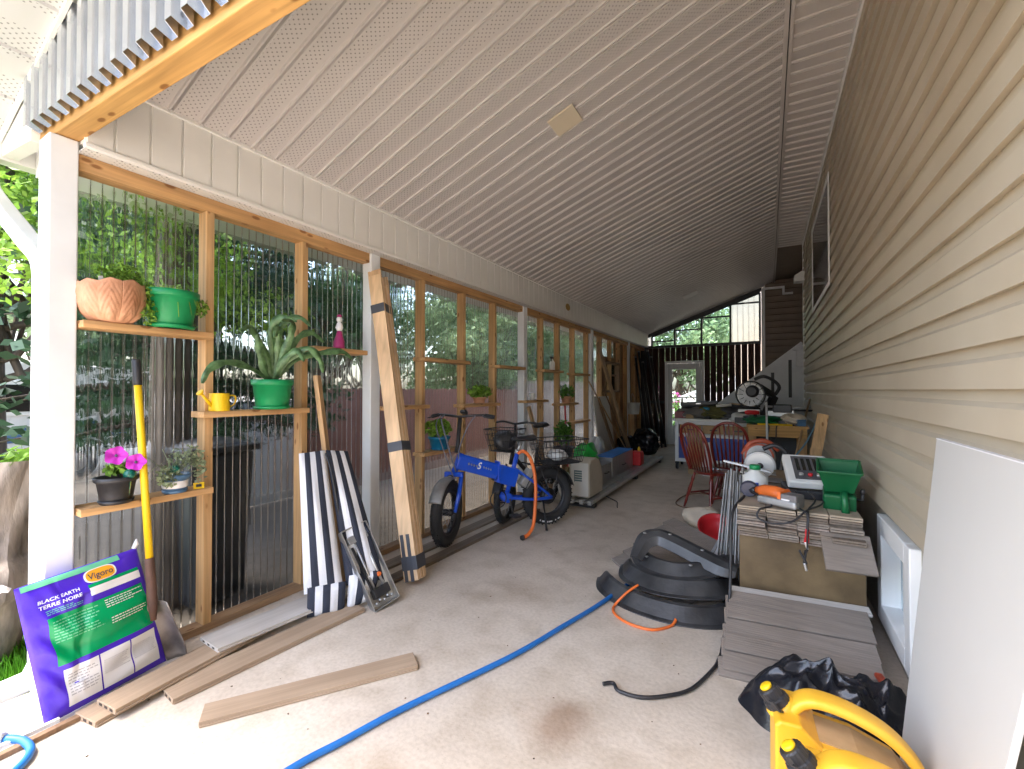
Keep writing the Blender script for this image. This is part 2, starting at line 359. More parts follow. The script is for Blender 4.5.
def soffit(name, col, pitch, axis, y0, hole=.55):
    """vented vinyl: rows of punched holes between the ribs; axis = direction across the ribs"""
    m = bpy.data.materials.new(name); m.use_nodes = True; N = m.node_tree.nodes; L = m.node_tree.links
    b = N['Principled BSDF']; b.inputs['Roughness'].default_value = .5; b.inputs['Specular IOR Level'].default_value = .35
    tc = N.new('ShaderNodeTexCoord'); sx = N.new('ShaderNodeSeparateXYZ'); L.new(tc.outputs['Object'], sx.inputs[0])
    def ma(op, a, bb=None, c=None):
        n = N.new('ShaderNodeMath'); n.operation = op
        for i, q in enumerate((a, bb, c)):
            if q is None: continue
            if isinstance(q, (int, float)): n.inputs[i].default_value = q
            else: L.new(q, n.inputs[i])
        return n.outputs[0]
    ac, al = (sx.outputs['Y'], sx.outputs['X']) if axis == 'y' else (sx.outputs['X'], sx.outputs['Y'])
    t = ma('SUBTRACT', ac, y0); ph = ma('FRACT', ma('DIVIDE', t, pitch))       # 0..1 across one board
    band = ma('MULTIPLY', ma('GREATER_THAN', ph, .20), ma('LESS_THAN', ph, .80))
    d = .0155
    u = ma('SUBTRACT', ma('FRACT', ma('DIVIDE', t, d)), .5)
    row = ma('FLOOR', ma('DIVIDE', t, d)); off = ma('MULTIPLY', ma('FLOORED_MODULO', row, 2), .5)
    w = ma('SUBTRACT', ma('FRACT', ma('ADD', ma('DIVIDE', al, .030), off)), .5)
    r2 = ma('ADD', ma('MULTIPLY', ma('MULTIPLY', u, d), ma('MULTIPLY', u, d)), ma('MULTIPLY', ma('MULTIPLY', w, .030), ma('MULTIPLY', w, .030)))
    holes = ma('MULTIPLY', ma('LESS_THAN', r2, .0040**2), band)
    mx = N.new('ShaderNodeMix'); mx.data_type = 'RGBA'
    nz = N.new('ShaderNodeTexNoise'); nz.inputs['Scale'].default_value = 2.5; nz.inputs['Detail'].default_value = 5; L.new(tc.outputs['Object'], nz.inputs['Vector'])
    cr = N.new('ShaderNodeValToRGB'); cr.color_ramp.elements[0].color = [c*.94 for c in col]+[1]; cr.color_ramp.elements[1].color = [c*1.05 for c in col]+[1]
    L.new(nz.outputs['Fac'], cr.inputs[0])
    L.new(holes, mx.inputs[0]); L.new(cr.outputs[0], mx.inputs[6]); mx.inputs[7].default_value = [c*(1-hole) for c in col]+[1]
    L.new(mx.outputs[2], b.inputs['Base Color']); return m
PITCH = .1432; RIB0 = 1.089
M['concrete'] = concrete()
M['ceiling'] = soffit('taupe_soffit', (.55,.52,.51), PITCH, 'y', RIB0-PITCH*7, .55)
M['rake'] = soffit('white_soffit', (.60,.61,.62), .30, 'x', -3.44, .5)
M['strip'] = mat('plain_taupe_soffit', (.54,.50,.48), .5, var=.05, scale=3)
M['siding'] = mat('tan_vinyl_siding', (.47,.40,.295), .48, var=.06, scale=1.6, col2=(.49,.43,.33), bump=.02, bscale=60)
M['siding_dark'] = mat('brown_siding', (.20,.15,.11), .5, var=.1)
M['poly'] = clear_sheet('clear_corrugated_plastic', (.76,.79,.80), .50, .14, 1.18, .015)
M['pane'] = clear_sheet('window_pane', (.88,.93,.91), .0, .25)
# ------------------------------------------------------------------ ground
def sheet(name, pts, z, m, kind='structure'):
    b = MB(); b.add([(x, y, z) for x, y in pts], [list(range(len(pts)))]); return tag(b.build(name, m), kind=kind)
M['gravel'] = mat('gravel', (.36,.33,.29), .95, var=.35, scale=22, bump=.7, bscale=50)
M['earth'] = mat('earth', (.10,.08,.06), .95, var=.4, scale=9, bump=.8, bscale=18)
M['asphalt'] = mat('old_asphalt', (.16,.155,.15), .9, var=.2, scale=14, bump=.3)
sheet('ground', [(-400,-400),(400,-400),(400,400),(-400,400)], -.09, M['gravel'])
b = MB(); b.box((-2.965,-2.2,-.3),(.80,13.2,0)); tag(b.build('concrete_floor', M['concrete']), kind='structure')
sheet('side_yard', [(-5.1,-2.2),(-2.97,-2.2),(-2.97,13),(-5.1,13)], -.082, M['earth'])
sheet('driveway', [(-9.5,1.2),(-4.05,1.2),(-4.05,13),(-9.5,13)], -.074, mat('worn_driveway', (.115,.095,.075), .9, var=.2, scale=6, bump=.3))
sheet('lawn', [(-6.2,-1.5),(-3.02,-1.5),(-3.02,.84),(-6.2,.84)], -.066, mat('lawn_soil', (.06,.14,.02), .95, var=.4, scale=20))
b = MB(); g = random.Random(3)
for i in range(7000):
    x = -3.04-abs(g.gauss(0, .8)); y = g.uniform(-.3, .80)
    if x < -6: continue
    h = g.uniform(.05,.13); a = g.uniform(0, 2*pi); w = .0035; l = Vector((g.gauss(0,.025), g.gauss(0,.025), h))
    p = Vector((x, y, -.066)); s = Vector((cos(a)*w, sin(a)*w, 0))
    b.add([p-s, p+s, p+l*.6+s*.7, p+l, p+l*.6-s*.7], [(0,1,2,3,4)])
tag(b.build('grass', leafmat('grass_blades', (.13,.36,.02))), kind='stuff')
# ------------------------------------------------------------------ house on the right
XW = .57; ZS = .745; ZC = 3.9; YE = 9.0
house = thing('house', 'tan vinyl sided house wall with white trimmed windows on the right side', 'house', (XW, 4, 0))
C0 = .1315; b = MB()
def course(z0, f=1):
    e = C0*f
    return [(0.0, z0+.006), (.026, z0), (.0235, z0+.60*e), (.0085, z0+.72*e), (.001, z0+e+.006)]
prof = []; z = ZS
while z < ZC-.01: prof += course(z); z += C0
vs = []; 
for o_, z_ in prof: vs += [(XW-o_, -2.6, min(z_, ZC)), (XW-o_, YE, min(z_, ZC))]
b.add(vs, [(2*i, 2*i+1, 2*i+3, 2*i+2) for i in range(len(prof)-1)])
b.build('siding', M['siding'], house, w=True)
# wall body behind the siding, foundation with an opening for the basement window
WY0, WY1, WZ0, WZ1 = 2.60, 3.22, .14, .665
b = MB(); b.box((XW+.004,-2.6,ZS),(4.6,YE-.01,ZC+.6)); b.build('wall', M['siding'], house, w=True)
b = MB()
b.box((XW+.012,-2.6,-.3),(XW+.25,WY0,ZS+.01)); b.box((XW+.012,WY1,-.3),(XW+.25,YE,ZS+.01))
b.box((XW+.012,WY0,-.3),(XW+.25,WY1,WZ0)); b.box((XW+.012,WY0,WZ1),(XW+.25,WY1,ZS+.01))
b.build('foundation', M['foundation'], house, w=True)
# basement window
wf = MB(); fw = .07; x0, x1 = XW-.030, XW+.10
wf.box((x0,WY0-.02,WZ0-.03),(x1,WY0+fw,WZ1+.03)); wf.box((x0,WY1-fw,WZ0-.03),(x1,WY1+.02,WZ1+.03))
wf.box((x0,WY0+fw,WZ0-.03),(x1,WY1-fw,WZ0+fw)); wf.box((x0,WY0+fw,WZ1-fw),(x1,WY1-fw,WZ1+.03))
win = wf.build('basement_window', M['white_vinyl'], house, w=True, bevel=.006)
g_ = MB(); g_.box((XW+.055,WY0+fw,WZ0+fw),(XW+.07,WY1-fw,WZ1-fw)); g_.build('pane', M['reflection_glass'], win, w=True)
s_ = MB(); s_.box((XW+.02,2.90,WZ0+fw),(XW+.085,2.94,WZ1-fw)); s_.box((XW+.03,WY0+fw,WZ0+fw),(XW+.08,2.90,WZ0+fw+.035))
s_.box((XW+.03,WY0+fw,WZ1-fw-.035),(XW+.08,2.90,WZ1-fw)); s_.build('sash', M['white_vinyl'], win, w=True, bevel=.004)
# upper window
UY0, UY1, UZ0, UZ1 = 5.30, 7.15, 2.43, 3.56; f2 = .055
wf = MB(); x0, x1 = XW-.038, XW-.0265
wf.box((x0,UY0,UZ0),(x1,UY0+f2,UZ1)); wf.box((x0,UY1-f2,UZ0),(x1,UY1,UZ1)); wf.box((x0,UY0+f2,UZ0),(x1,UY1-f2,UZ0+f2)); wf.box((x0,UY0+f2,UZ1-f2),(x1,UY1-f2,UZ1))
win = wf.build('upper_window', M['white_vinyl'], house, w=True, bevel=.006)
g_ = MB(); g_.box((XW-.032,UY0+f2,UZ0+f2),(XW-.028,UY1-f2,UZ1-f2)); g_.build('pane', M['dark_glass'], win, w=True)
b = MB(); b.box((XW-.03,YE,0.0),(XW+.06,YE+.05,ZC-.02)); b.build('corner_trim', M['white_vinyl'], house, w=True, bevel=.004)
b = MB(); b.box((XW-.035,-2.6,ZC-.045),(XW-.018,YE,ZC-.004)); b.build('top_trim', M['white_vinyl'], house, w=True)
b = MB(); b.prism([(0,0),(.16,0),(.16,.10),(.05,.16),(0,.16)], lambda u,v,w_: (XW-.018-u*.9, w_, 3.22+v), 8.72, 8.95)
b.build('wall_light', M['white_plastic'], house, w=True, bevel=.008)
# rear wing set back behind the corner
b = MB(); prof = []; z = 1.3
while z < 4.1: prof += course(z, 1.1); z += C0*1.1
vs = []
for o_, z_ in prof: vs += [(-.03, 11.78-o_, z_), (1.7, 11.78-o_, z_)]
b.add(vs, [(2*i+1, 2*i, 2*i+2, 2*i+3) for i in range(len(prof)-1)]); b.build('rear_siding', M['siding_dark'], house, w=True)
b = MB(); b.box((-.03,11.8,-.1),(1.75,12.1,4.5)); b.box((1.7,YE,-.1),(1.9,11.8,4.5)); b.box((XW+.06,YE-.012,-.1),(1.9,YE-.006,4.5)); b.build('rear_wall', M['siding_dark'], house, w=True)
b = MB(); b.box((-.10,11.72,1.2),(-.03,11.80,3.72)); b.build('rear_corner_trim', M['white_vinyl'], house, w=True)
b = MB(); b.box((-.10,11.70,3.72),(.36,11.77,3.765)); b.box((.315,11.70,3.57),(.36,11.77,3.72)); b.box((.36,11.70,3.57),(.52,11.77,3.61)); b.build('rear_top_trim', M['white_vinyl'], house, w=True)
b = MB(); b.box((.05,-2.7,ZC+.05),(5,13,ZC+.75)); b.build('roof', M['dark_metal'], house, w=True)
# ------------------------------------------------------------------ lean-to roof
XF = -2.72; ZF = 2.87; XK = .13; SL = (ZC-ZF)/(XK-XF); YB = 12.35
roof = thing('carport_roof', 'sloping carport roof lined with ribbed taupe vented soffit', 'roof', (-1.3, 5, 2.5))
def ribs(y0, y1):
    P = []; k = math.floor((y0-RIB0)/PITCH)
    while True:
        y = RIB0+k*PITCH; k += 1
        if y > y1: break
        for dy, dz in ((-.020,0),(-.015,-.010),(-.006,-.010),(-.002,.013),(.004,.013),(.008,-.008),(.015,-.008),(.020,0)):
            if y0 < y+dy < y1: P.append((y+dy, dz))
    return [(y0,0)]+P+[(y1,0)]
def plane_ribs(mb, y0, y1, xa, za, xb, zb):
    P = ribs(y0, y1); vs = []
    for y, dz in P: vs += [(xa, y, za+dz), (xb, y, zb+dz)]
    mb.add(vs, [(2*i, 2*i+1, 2*i+3, 2*i+2) for i in range(len(P)-1)])
b = MB(); plane_ribs(b, .70, YB, XF-.02, ZF-.02*SL, XK, ZC); b.build('ceiling', M['ceiling'], roof, w=True)
b = MB(); plane_ribs(b, -2.0, YE, XK+.03, ZC, XW, ZC); b.build('eave_soffit', M['strip'], roof, w=True)
b = MB(); b.box((XK-.012,-.3,ZC-.020),(XK+.014,YB,ZC+.01)); b.box((XK+.022,-.3,ZC-.022),(XK+.045,YB,ZC+.012)); b.build('joint_trim', M['strip'], roof, w=True)
b = MB(); b.box((XF-.004,.76,ZF-.012),(XF+.016,YB,ZF+.008)); b.build('edge_trim', M['white_vinyl'], roof, w=True)
# roof deck on top, keeps sky and sun out
b = MB(); b.prism([(-3.46,2.77),(.6,4.24),(.6,4.34),(-3.46,2.87)], lambda u,v,w_: (u, w_, v), .70, 12.6); b.build('roof_deck', M['dark_metal'], roof, w=True)
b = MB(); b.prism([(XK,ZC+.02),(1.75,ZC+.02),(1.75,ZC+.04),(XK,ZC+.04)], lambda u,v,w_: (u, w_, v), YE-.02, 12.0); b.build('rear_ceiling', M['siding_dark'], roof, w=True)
# boxed beam cover of white vinyl boards along the left side
b = MB(); y = .76; b.box((XF-.024,.76,2.53),(XF-.012,YB,ZF-.01))
yy = [.866+.1425*i for i in range(81)]; prev = .76
for q in yy:
    b.box((XF-.012, prev+.005, 2.548), (XF, q-.005, ZF-.012)); prev = q
b.build('fascia', M['white_vinyl'], roof, w=True, bevel=.002, seg=1)
b = MB(); b.sweep([(XF-.003,.755,2.536),(XF-.003,YB,2.536)], [(-.012,-.012),(.012,-.012),(.012,.012),(-.012,.012)], False); b.build('fascia_edge', M['white_vinyl'], roof, w=True, bevel=.004)
b = MB(); b.box((-2.96,.76,2.524),(XF-.021,YB,2.529)); b.build('fascia_underside', soffit('white_soffit_small', (.72,.72,.70), .143, 'y', 0, .5), roof, w=True)
b = MB(); b.box((-3.46,.765,2.562),(XF-.026,YB,2.86)); b.build('eave_box', M['white_vinyl'], roof, w=True)
# knot hole plug and junction cover
b = MB(); b.ball((XF+.004, 6.45, 2.71), (.004,.09,.055), 14); b.build('round_patch', mat('mustard_patch', (.42,.27,.09), .7), roof, w=True)
nrm = Vector((-SL,0,1)).normalized(); ax = Vector((1,0,SL)).normalized()
def cover(y, xc, s, name, m):
    b = MB(); c = Vector((xc, y, ZF+SL*(xc-XF)))-nrm*.012
    f = lambda u,v,w_: c+ax*u+Vector((0,1,0))*v-nrm*w_
    b.prism([(-s,-s),(s,-s),(s,s),(-s,s)], f, -.004, .010); return b.build(name, m, roof, w=True, bevel=.004)
cover(2.972, -1.275, .104, 'junction_cover', mat('ivory_plastic', (.68,.60,.46), .5, var=.04)); cover(9.6, -1.35, .15, 'junction_cover', M['strip'])
# rake overhang in front
def rz(x): return 2.861+.285*(x+2.936)
b = MB(); vs = []; P = []
for k in range(-1, 15):
    x = -3.44+.30*k
    for dx, dz in ((-.012,0),(-.006,-.008),(.002,-.008),(.004,.006),(.010,0)):
        if -3.44 <= x+dx <= .56: P.append((x+dx, dz))
P = [(-3.44,0)]+P+[(.56,0)]
for x, dz in P: vs += [(x, -.05, rz(x)+dz), (x, .635, rz(x)+dz)]
b.add(vs, [(2*i+1, 2*i, 2*i+2, 2*i+3) for i in range(len(P)-1)]); b.build('rake_soffit', M['rake'], roof, w=True)
b = MB(); b.bar((-3.44,.628,rz(-3.44)-.010),(.56,.628,rz(.56)-.010), .014, .030); b.build('rake_trim', M['white_vinyl'], roof, w=True)
b = MB(); b.prism([(-3.46,rz(-3.46)-.03),(.58,rz(.58)-.03),(.58,rz(.58)+.2),(-3.46,rz(-3.46)+.2)], lambda u,v,w_: (u,w_,v), -.09, -.05)
b.prism([(-3.46,rz(-3.46)+.05),(.58,rz(.58)+.05),(.58,rz(.58)+.1),(-3.46,rz(-3.46)+.1)], lambda u,v,w_: (u,w_,v), -.05, .7); b.build('rake_board', M['white_vinyl'], roof, w=True)
b = MB(); b.prism([(-3.46,2.625),(-2.99,2.575),(-2.93,rz(-2.93)-.02),(-3.46,rz(-3.46)-.02)], lambda u,v,w_: (u,w_,v), .642, .70); b.build('eave_return', M['white_vinyl'], roof, w=True)
# gable infill: trapezoid steel sheet on the front of the cross beam
GA = .042
gab = thing('corrugated_gable_sheet', 'shiny ribbed white steel sheet above the orange wood beam', 'metal sheet', (-2.98, .64, 2.6), GA)
b = MB(); P = []; x = 0
pt = .098; 
while x < 3.52:
    for dx, dy in ((0,-.024),(.030,-.024),(.040,.020),(.078,.020),(.090,-.024)): P.append((x+dx, dy))
    x += pt
vs = []
for x, dy in P: vs += [(x, dy, .002+.02*(dy<0)), (x, dy, rz(x-2.98)-2.6-.004)]
b.add(vs, [(2*i, 2*i+2, 2*i+3, 2*i+1) for i in range(len(P)-1)]); b.build('steel_sheet', M['galv'], gab, solid=.0015)
b = MB()
for k in range(1, 34, 3):
    for zz in (.06, .22, .36):
        x = k*pt+.06
        if zz < rz(x-2.98)-2.6-.03: b.lathe([(.011,0),(.011,.004),(.005,.009),(.0,.010)], (x, .010, zz), 8, Matrix.Rotation(radians(90), 3, 'X'))
b.build('screw', M['dark_metal'], gab); KIDS(gab)[-1]['kind'] = 'stuff'
beam = thing('cross_beam', 'orange pine beam with dark knots spanning from the front white post', 'beam', (-2.99, .672, 2.575), GA)
b = MB(); b.box((0,0,.0),(3.56,.085,.14)); b.build('timber', M['pine_x'], beam, bevel=.004)
# gutter and downspout at the front left corner
dsp = thing('downspout', 'white downspout bending from the eave to the front post', 'downspout', (-3.0, .63, 0))
b = MB(); P = smooth_pts([(-3.50,.60,2.60),(-3.48,.60,2.48),(-3.40,.605,2.38),(-3.12,.66,2.14),(-3.04,.70,2.02),(-3.025,.705,1.8)], 6)+[Vector((-3.02,.705,.10)), Vector((-3.02,.66,.03)), Vector((-3.10,.50,-.02))]
b.sweep(P, [(-.032,-.042),(.032,-.042),(.032,.042),(-.032,.042)], False, up0=(1,0,0)); b.build('pipe', M['white_vinyl'], dsp, w=True, bevel=.006)
gt = thing('gutter', 'white eave gutter above the front downspout', 'gutter', (-3.5, 5, 2.6))
b = MB(); b.prism([(-3.58,2.76),(-3.58,2.66),(-3.55,2.61),(-3.465,2.61),(-3.465,2.76),(-3.475,2.76),(-3.475,2.62),(-3.54,2.62),(-3.57,2.665),(-3.57,2.76)], lambda u,v,w_:(u,w_,v), .0, 12.5); b.build('trough', M['white_vinyl'], gt, w=True)
# white posts
PL = ['front white post beside the purple soil bag','white post behind the taped bundle of boards','white post behind the blue electric bicycle','white post behind the green bag and machine','farthest white post beside the hanging white bucket']
for k, y in enumerate((.66, 2.53, 5.15, 7.77, 10.30)):
    p = thing('porch_post', PL[k], 'post', (-2.85, y+.05, 0), 0, 'white posts along the left wall')
    b = MB(); b.box((-.095 if k == 0 else -.05,-.05,0),(.05,.05,2.5225 if k else 2.572)); b.build('shaft', M['white_paint'], p, bevel=.006)
    b = MB(); b.box((-.1 if k == 0 else -.054,-.054,0),(.054,.054,.05)); b.build('base_trim', M['white_paint'], p, bevel=.004)
# ------------------------------------------------------------------ screen wall of clear corrugated sheets on studs
XS = -2.82
wall = thing('screen_wall', 'long pine stud wall glazed with clear corrugated sheets on the left', 'wall', (XS, 5, 0))
st = [1.361, 1.975, 3.215, 3.87, 4.50, 5.79, 6.375, 7.0, 7.66, 8.42, 9.04, 9.66, 10.22, 10.95, 11.5]
b = MB(); b.box((-2.91,.765,2.446),(XS,11.9,2.5235)); b.build('top_plate', M['pine_y'], wall, w=True, bevel=.003)
b = MB(); b.box((-2.91,.70,0),(XS,11.9,.042)); b.build('bottom_plate', M['old_plate'], wall, w=True, bevel=.003)
for y in st:
    b = MB(); b.box((-2.91,y-.045,.042),(XS-.002,y,2.446)); b.build('stud', M['pine_z'], wall, w=True, bevel=.003)
def corr(y0, y1, z0, z1, x=-2.932, pitch=.046, amp=.0078):
    n = max(4, int((y1-y0)/pitch*8)); vs = []
    for i in range(n+1):
        y = y0+(y1-y0)*i/n; d = amp*cos(2*pi*y/pitch); vs += [(x+d, y, z0), (x+d, y, z1)]
    b = MB(); b.add(vs, [(2*i, 2*i+1, 2*i+3, 2*i+2) for i in range(n)], True); return b
edges = [.70]+[1.338, 1.952, 2.58, 3.19, 3.85, 4.48, 5.20, 5.767, 6.35, 6.98, 7.75, 8.40]
for a, c in zip(edges, edges[1:]):
    corr(a+.002, c-.002, .02, 2.47).build('corrugated_panel', M['poly'], wall, w=True)
# beyond the fourth post the bays are lined with plywood and a small framed window
M['ply'] = wood('plywood_lining', (.46,.32,.18), 'z', dark=.85, knots=False)
b = MB(); wy0, wy1, wz0, wz1 = 8.62, 9.52, 1.40, 1.94
b.box((-2.935,8.41,.02),(-2.915,wy0,2.47)); b.box((-2.935,wy1,.02),(-2.915,11.9,2.47)); b.box((-2.935,wy0,.02),(-2.915,wy1,wz0)); b.box((-2.935,wy0,wz1),(-2.915,wy1,2.10))
b.build('plywood_lining', M['ply'], wall, w=True)
corr(8.42, 11.9, 2.08, 2.47).build('corrugated_panel', M['poly'], wall, w=True)
b = MB(); b.box((-2.92,wy0-.05,wz0-.05),(-2.80,wy0,wz1+.05)); b.box((-2.92,wy1,wz0-.05),(-2.80,wy1+.05,wz1+.05)); b.box((-2.92,wy0,wz0-.05),(-2.80,wy1,wz0)); b.box((-2.92,wy0,wz1),(-2.80,wy1,wz1+.05))
wn = b.build('framed_window', M['brown_z'], wall, w=True, bevel=.004)
b = MB(); b.box((-2.90,wy0,wz0),(-2.894,wy1,wz1)); b.build('pane', M['pane'], wn, w=True)
b = MB(); b.box((-2.91,wy0,1.70),(-2.87,wy1,1.735)); b.build('sash_bar', M['brown_z'], wn, w=True)
# ------------------------------------------------------------------ end wall
YW = 11.9
end = thing('end_wall', 'dark board end wall with glazed gable and white back door', 'wall', (-1.3, YW, 0))
g = random.Random(5)
for xa, xb, z0, gap in ((-2.76,-2.295,-.02,.004),(-2.29,-1.36,2.145,.010),(-1.35,-.11,-.02,.011)):
    n = round((xb-xa)/.135); w_ = (xb-xa)/n
    for i in range(n):
        b = MB(); b.box((xa+i*w_, YW+g.uniform(0,.01), z0), (xa+(i+1)*w_-gap*g.uniform(.6,1.5), YW+.03, 2.50)); b.build('board', M['redbrown_z'], end, w=True)
b = MB(); b.box((-2.76,YW-.03,2.495),(-.12,YW+.05,2.56)); b.box((-2.76,YW-.025,1.05),(-2.32,YW-.002,1.12)); b.build('head_rail', M['black'], end, w=True)
def gz(x): return min(ZF+SL*(x-XF)-.03, 2.815+.3615*(x+2.569))
cols = [-2.62, -2.05, -1.41, -.76, -.135]
b = MB()
for x in cols: b.box((x-.022,YW-.02,2.56),(x+.022,YW+.03,gz(x)+.0))
for xa, xb in zip(cols, cols[1:]): 
    b.bar((xa,YW,gz(xa)),(xb,YW,gz(xb)),.045,.045)
trans = [2.67, 2.93, 3.20, 3.48]
for (xa, xb), zt in zip(zip(cols, cols[1:]), trans): b.box((xa+.02,YW-.018,zt-.018),(xb-.02,YW+.02,zt+.018))
gf = b.build('gable_frame', M['black'], end, w=True)
for (xa, xb) in zip(cols, cols[1:]):
    b = MB(); b.prism([(xa,2.55),(xb,2.55),(xb,gz(xb)),(xa,gz(xa))], lambda u,v,w_: (u,w_,v), YW+.012, YW+.016); b.build('gable_pane', M['pane'], gf, w=True)
b = MB(); b.prism([(-2.8,gz(-2.8)+.02),(-.1,gz(-.1)+.02),(-.1,ZC+.1),(-2.8,3.3)], lambda u,v,w_: (u,w_,v), YW-.01, YW+.02); b.box((-3.4,YW,0),(-2.755,YW+.03,3)); b.build('gable_filler', M['black'], end, w=True)
dx0, dx1 = -2.29, -1.355; dz1 = 2.14
b = MB(); fr = .055
b.box((dx0,YW-.045,-.02),(dx0+fr,YW+.05,dz1)); b.box((dx1-fr,YW-.045,-.02),(dx1,YW+.05,dz1)); b.box((dx0+fr,YW-.045,dz1-fr),(dx1-fr,YW+.05,dz1)); b.build('door_frame', M['white_paint'], end, w=True, bevel=.004)
b = MB(); L0, L1 = dx0+fr+.004, dx1-fr-.004; gx0, gx1, gz0, gz1 = -2.115, -1.545, .50, 1.93
b.box((L0,YW-.02,0),(gx0,YW+.02,dz1-fr-.004)); b.box((gx1,YW-.02,0),(L1,YW+.02,dz1-fr-.004)); b.box((gx0,YW-.02,0),(gx1,YW+.02,gz0)); b.box((gx0,YW-.02,gz1),(gx1,YW+.02,dz1-fr-.004))
dr = b.build('back_door', M['white_paint'], end, w=True, bevel=.004)
b = MB(); b.box((gx0,YW-.004,gz0),(gx1,YW+.002,gz1)); b.build('door_glass', M['pane'], dr, w=True)
b = MB(); b.box((gx0,YW-.014,1.20),(gx1,YW+.01,1.225)); b.build('glass_bar', M['white_paint'], dr, w=True)
b = MB(); b.ball((-1.445,YW-.06,1.0),.028,10); b.tube([(-1.445,YW-.06,1.0),(-1.445,YW-.02,1.0)],.01); b.build('handle', M['alu'], dr, w=True)
# staircase behind the workbench
stair = thing('staircase', 'grey white enclosed staircase side rising to the right behind the saw', 'staircase', (0, 10.4, 0))
b = MB(); b.prism([(-1.2,-.05),(1.0,-.05),(1.0,2.30),(.57,2.30),(-1.2,.84)], lambda u,v,w_: (u,w_,v), 10.36, 10.40); b.build('side_panel', M['white_paint'], stair, w=True)
b = MB(); b.bar((-1.2,10.35,.85),(.60,10.35,2.335),.05,.05); b.build('cap_rail', M['white_paint'], stair, w=True)
for x in (-.30, .10, .40):
    z1 = .84+(x+1.2)*.825-.16; b = MB(); b.box((x-.028,10.345,z1-(.75 if x > .2 else .55)),(x+.028,10.37,z1)); b.build('slot', M['black'], stair, w=True)
for i in range(7):
    b = MB(); b.box((-1.0+.25*i,10.41,.0),(-.75+.25*i,11.3,.18*(i+1))); b.build('step', M['brown_z'], stair, w=True)
b = MB(); b.box((.50,10.2,1.85),(.66,10.35,2.18)); b.box((.46,10.18,2.18),(.70,10.36,2.22)); b.build('newel_cap', M['white_paint'], stair, w=True, bevel=.008)
# ------------------------------------------------------------------ outside: trees, fence, trailer, trunk
def leaf_cloud(b, c, R, n, size, g, flat=1.0, droop=0.):
    for i in range(n):
        d = Vector((g.gauss(0,1), g.gauss(0,1), g.gauss(0,1))); d.normalize(); k = g.random()**.45
        p = Vector(c)+Vector((d.x*R[0]*k, d.y*R[1]*k, d.z*R[2]*k-droop*k*R[2]))
        u = Vector((g.gauss(0,1), g.gauss(0,1), g.gauss(0,1)*flat)).normalized(); v = u.orthogonal().normalized()
        a = g.uniform(0, 6.28); v = v*cos(a)+u.cross(v)*sin(a); s = size*g.uniform(.6,1.4)
        b.add([p-u*s*.5, p+v*s*.28, p+u*s*.5, p-v*s*.28], [(0,1,2,3)])
def tree(name, label, x, y, h, r, kind, seed, leaf, n=9000, size=.10, z0=0.):
    g = random.Random(seed); t = thing(name, label, 'tree', (x, y, -.08), 0, 'trees beyond the clear wall')
    b = MB(); tr = .05*h**.8
    top = h*.92 if kind == 'spruce' else h*.55
    b.tube(smooth_pts([(0,0,0),(g.uniform(-.1,.1),g.uniform(-.1,.1),top*.4),(g.uniform(-.2,.2),g.uniform(-.2,.2),top)], 5), [tr*(1-.055*i) for i in range(11)], 10)
    lb = MB()
    if kind == 'spruce':
        L = 15
        for i in range(L):
            z = z0+(h-z0)*(i+.4)/L; rr = r*(1-(z-z0)/(h-z0))**.8+.15
            m = max(5, int(9*rr/r)+3)
            for j in range(m):
                a = 2*pi*j/m+g.uniform(-.3,.3); q = rr*g.uniform(.75,1.1)
                b.tube([(0,0,z+.1),(cos(a)*q*.6,sin(a)*q*.6,z),(cos(a)*q,sin(a)*q,z-.12)], [.03,.02,.006], 5, False)
                for kk in range(4):
                    f = .3+.7*kk/3
                    leaf_cloud(lb, (cos(a)*q*f, sin(a)*q*f, z-.05*f+g.uniform(-.1,.1)), (.24,.24,.13), n//(L*m*4)+2, size, g, .6, .4)
    else:
        K = 46
        for i in range(K):
            a = g.uniform(0, 2*pi); e = g.uniform(-.75, 1); q = g.uniform(.35, 1)
            c = Vector((cos(a)*r*q*sqrt(max(.05,1-e*e*.8)), sin(a)*r*q*sqrt(max(.05,1-e*e*.8)), z0+(h-z0)*(.5+.47*e*g.uniform(.7,1))))
            if i % 2 == 0: b.tube(smooth_pts([(0,0,top*g.uniform(.4,.95)),(c*.5)+Vector((0,0,.1)),c], 3), [.05,.045,.04,.03,.025,.02,.012], 5, False)
            leaf_cloud(lb, c, (r*.30,r*.30,r*.24), n//K, size, g)
    b.build('trunk', M['bark'], t); lb.build('crown', leaf, t)
tree('leafy_tree', 'bright lime green leafy tree seen left of the front post', -7.6, 1.30, 6.2, 1.7, 'leafy', 11, M['leaf_bright'], 32000, .08, 1.75)
tree('spruce_tree', 'dark spruce tree behind the first clear panel', -4.95, 2.25, 6.5, 1.35, 'spruce', 12, M['leaf_spruce'], 14000, .12, 1.0)
tree('leafy_tree', 'dark green leafy tree behind the second clear panel', -6.4, 4.6, 6.0, 1.9, 'leafy', 13, M['leaf_dark'], 9000, .14, 1.5)
tree('leafy_tree', 'mid green leafy tree above the reddish fence', -8.6, 7.8, 5.6, 1.9, 'leafy', 14, M['leaf_far'], 8000, .15, 1.5)
tree('spruce_tree', 'second spruce tree further along beyond the fence', -8.4, 11.2, 7.0, 2.0, 'spruce', 15, M['leaf_dark'], 8000, .16, .7)
tree('leafy_tree', 'pale green leafy tree far along the yard', -9.5, 15.0, 6.0, 2.3, 'leafy', 16, M['leaf_bright'], 8000, .18, 1.2)
tree('leafy_tree', 'soft green tree behind the back door window', -3.2, 19.5, 6.2, 2.2, 'leafy', 17, M['leaf_pale'], 9000, .18, .7)
tree('leafy_tree', 'soft green tree behind the gable window panes', -.4, 22.0, 7.5, 2.6, 'leafy', 18, M['leaf_pale'], 9000, .18, 1.2)
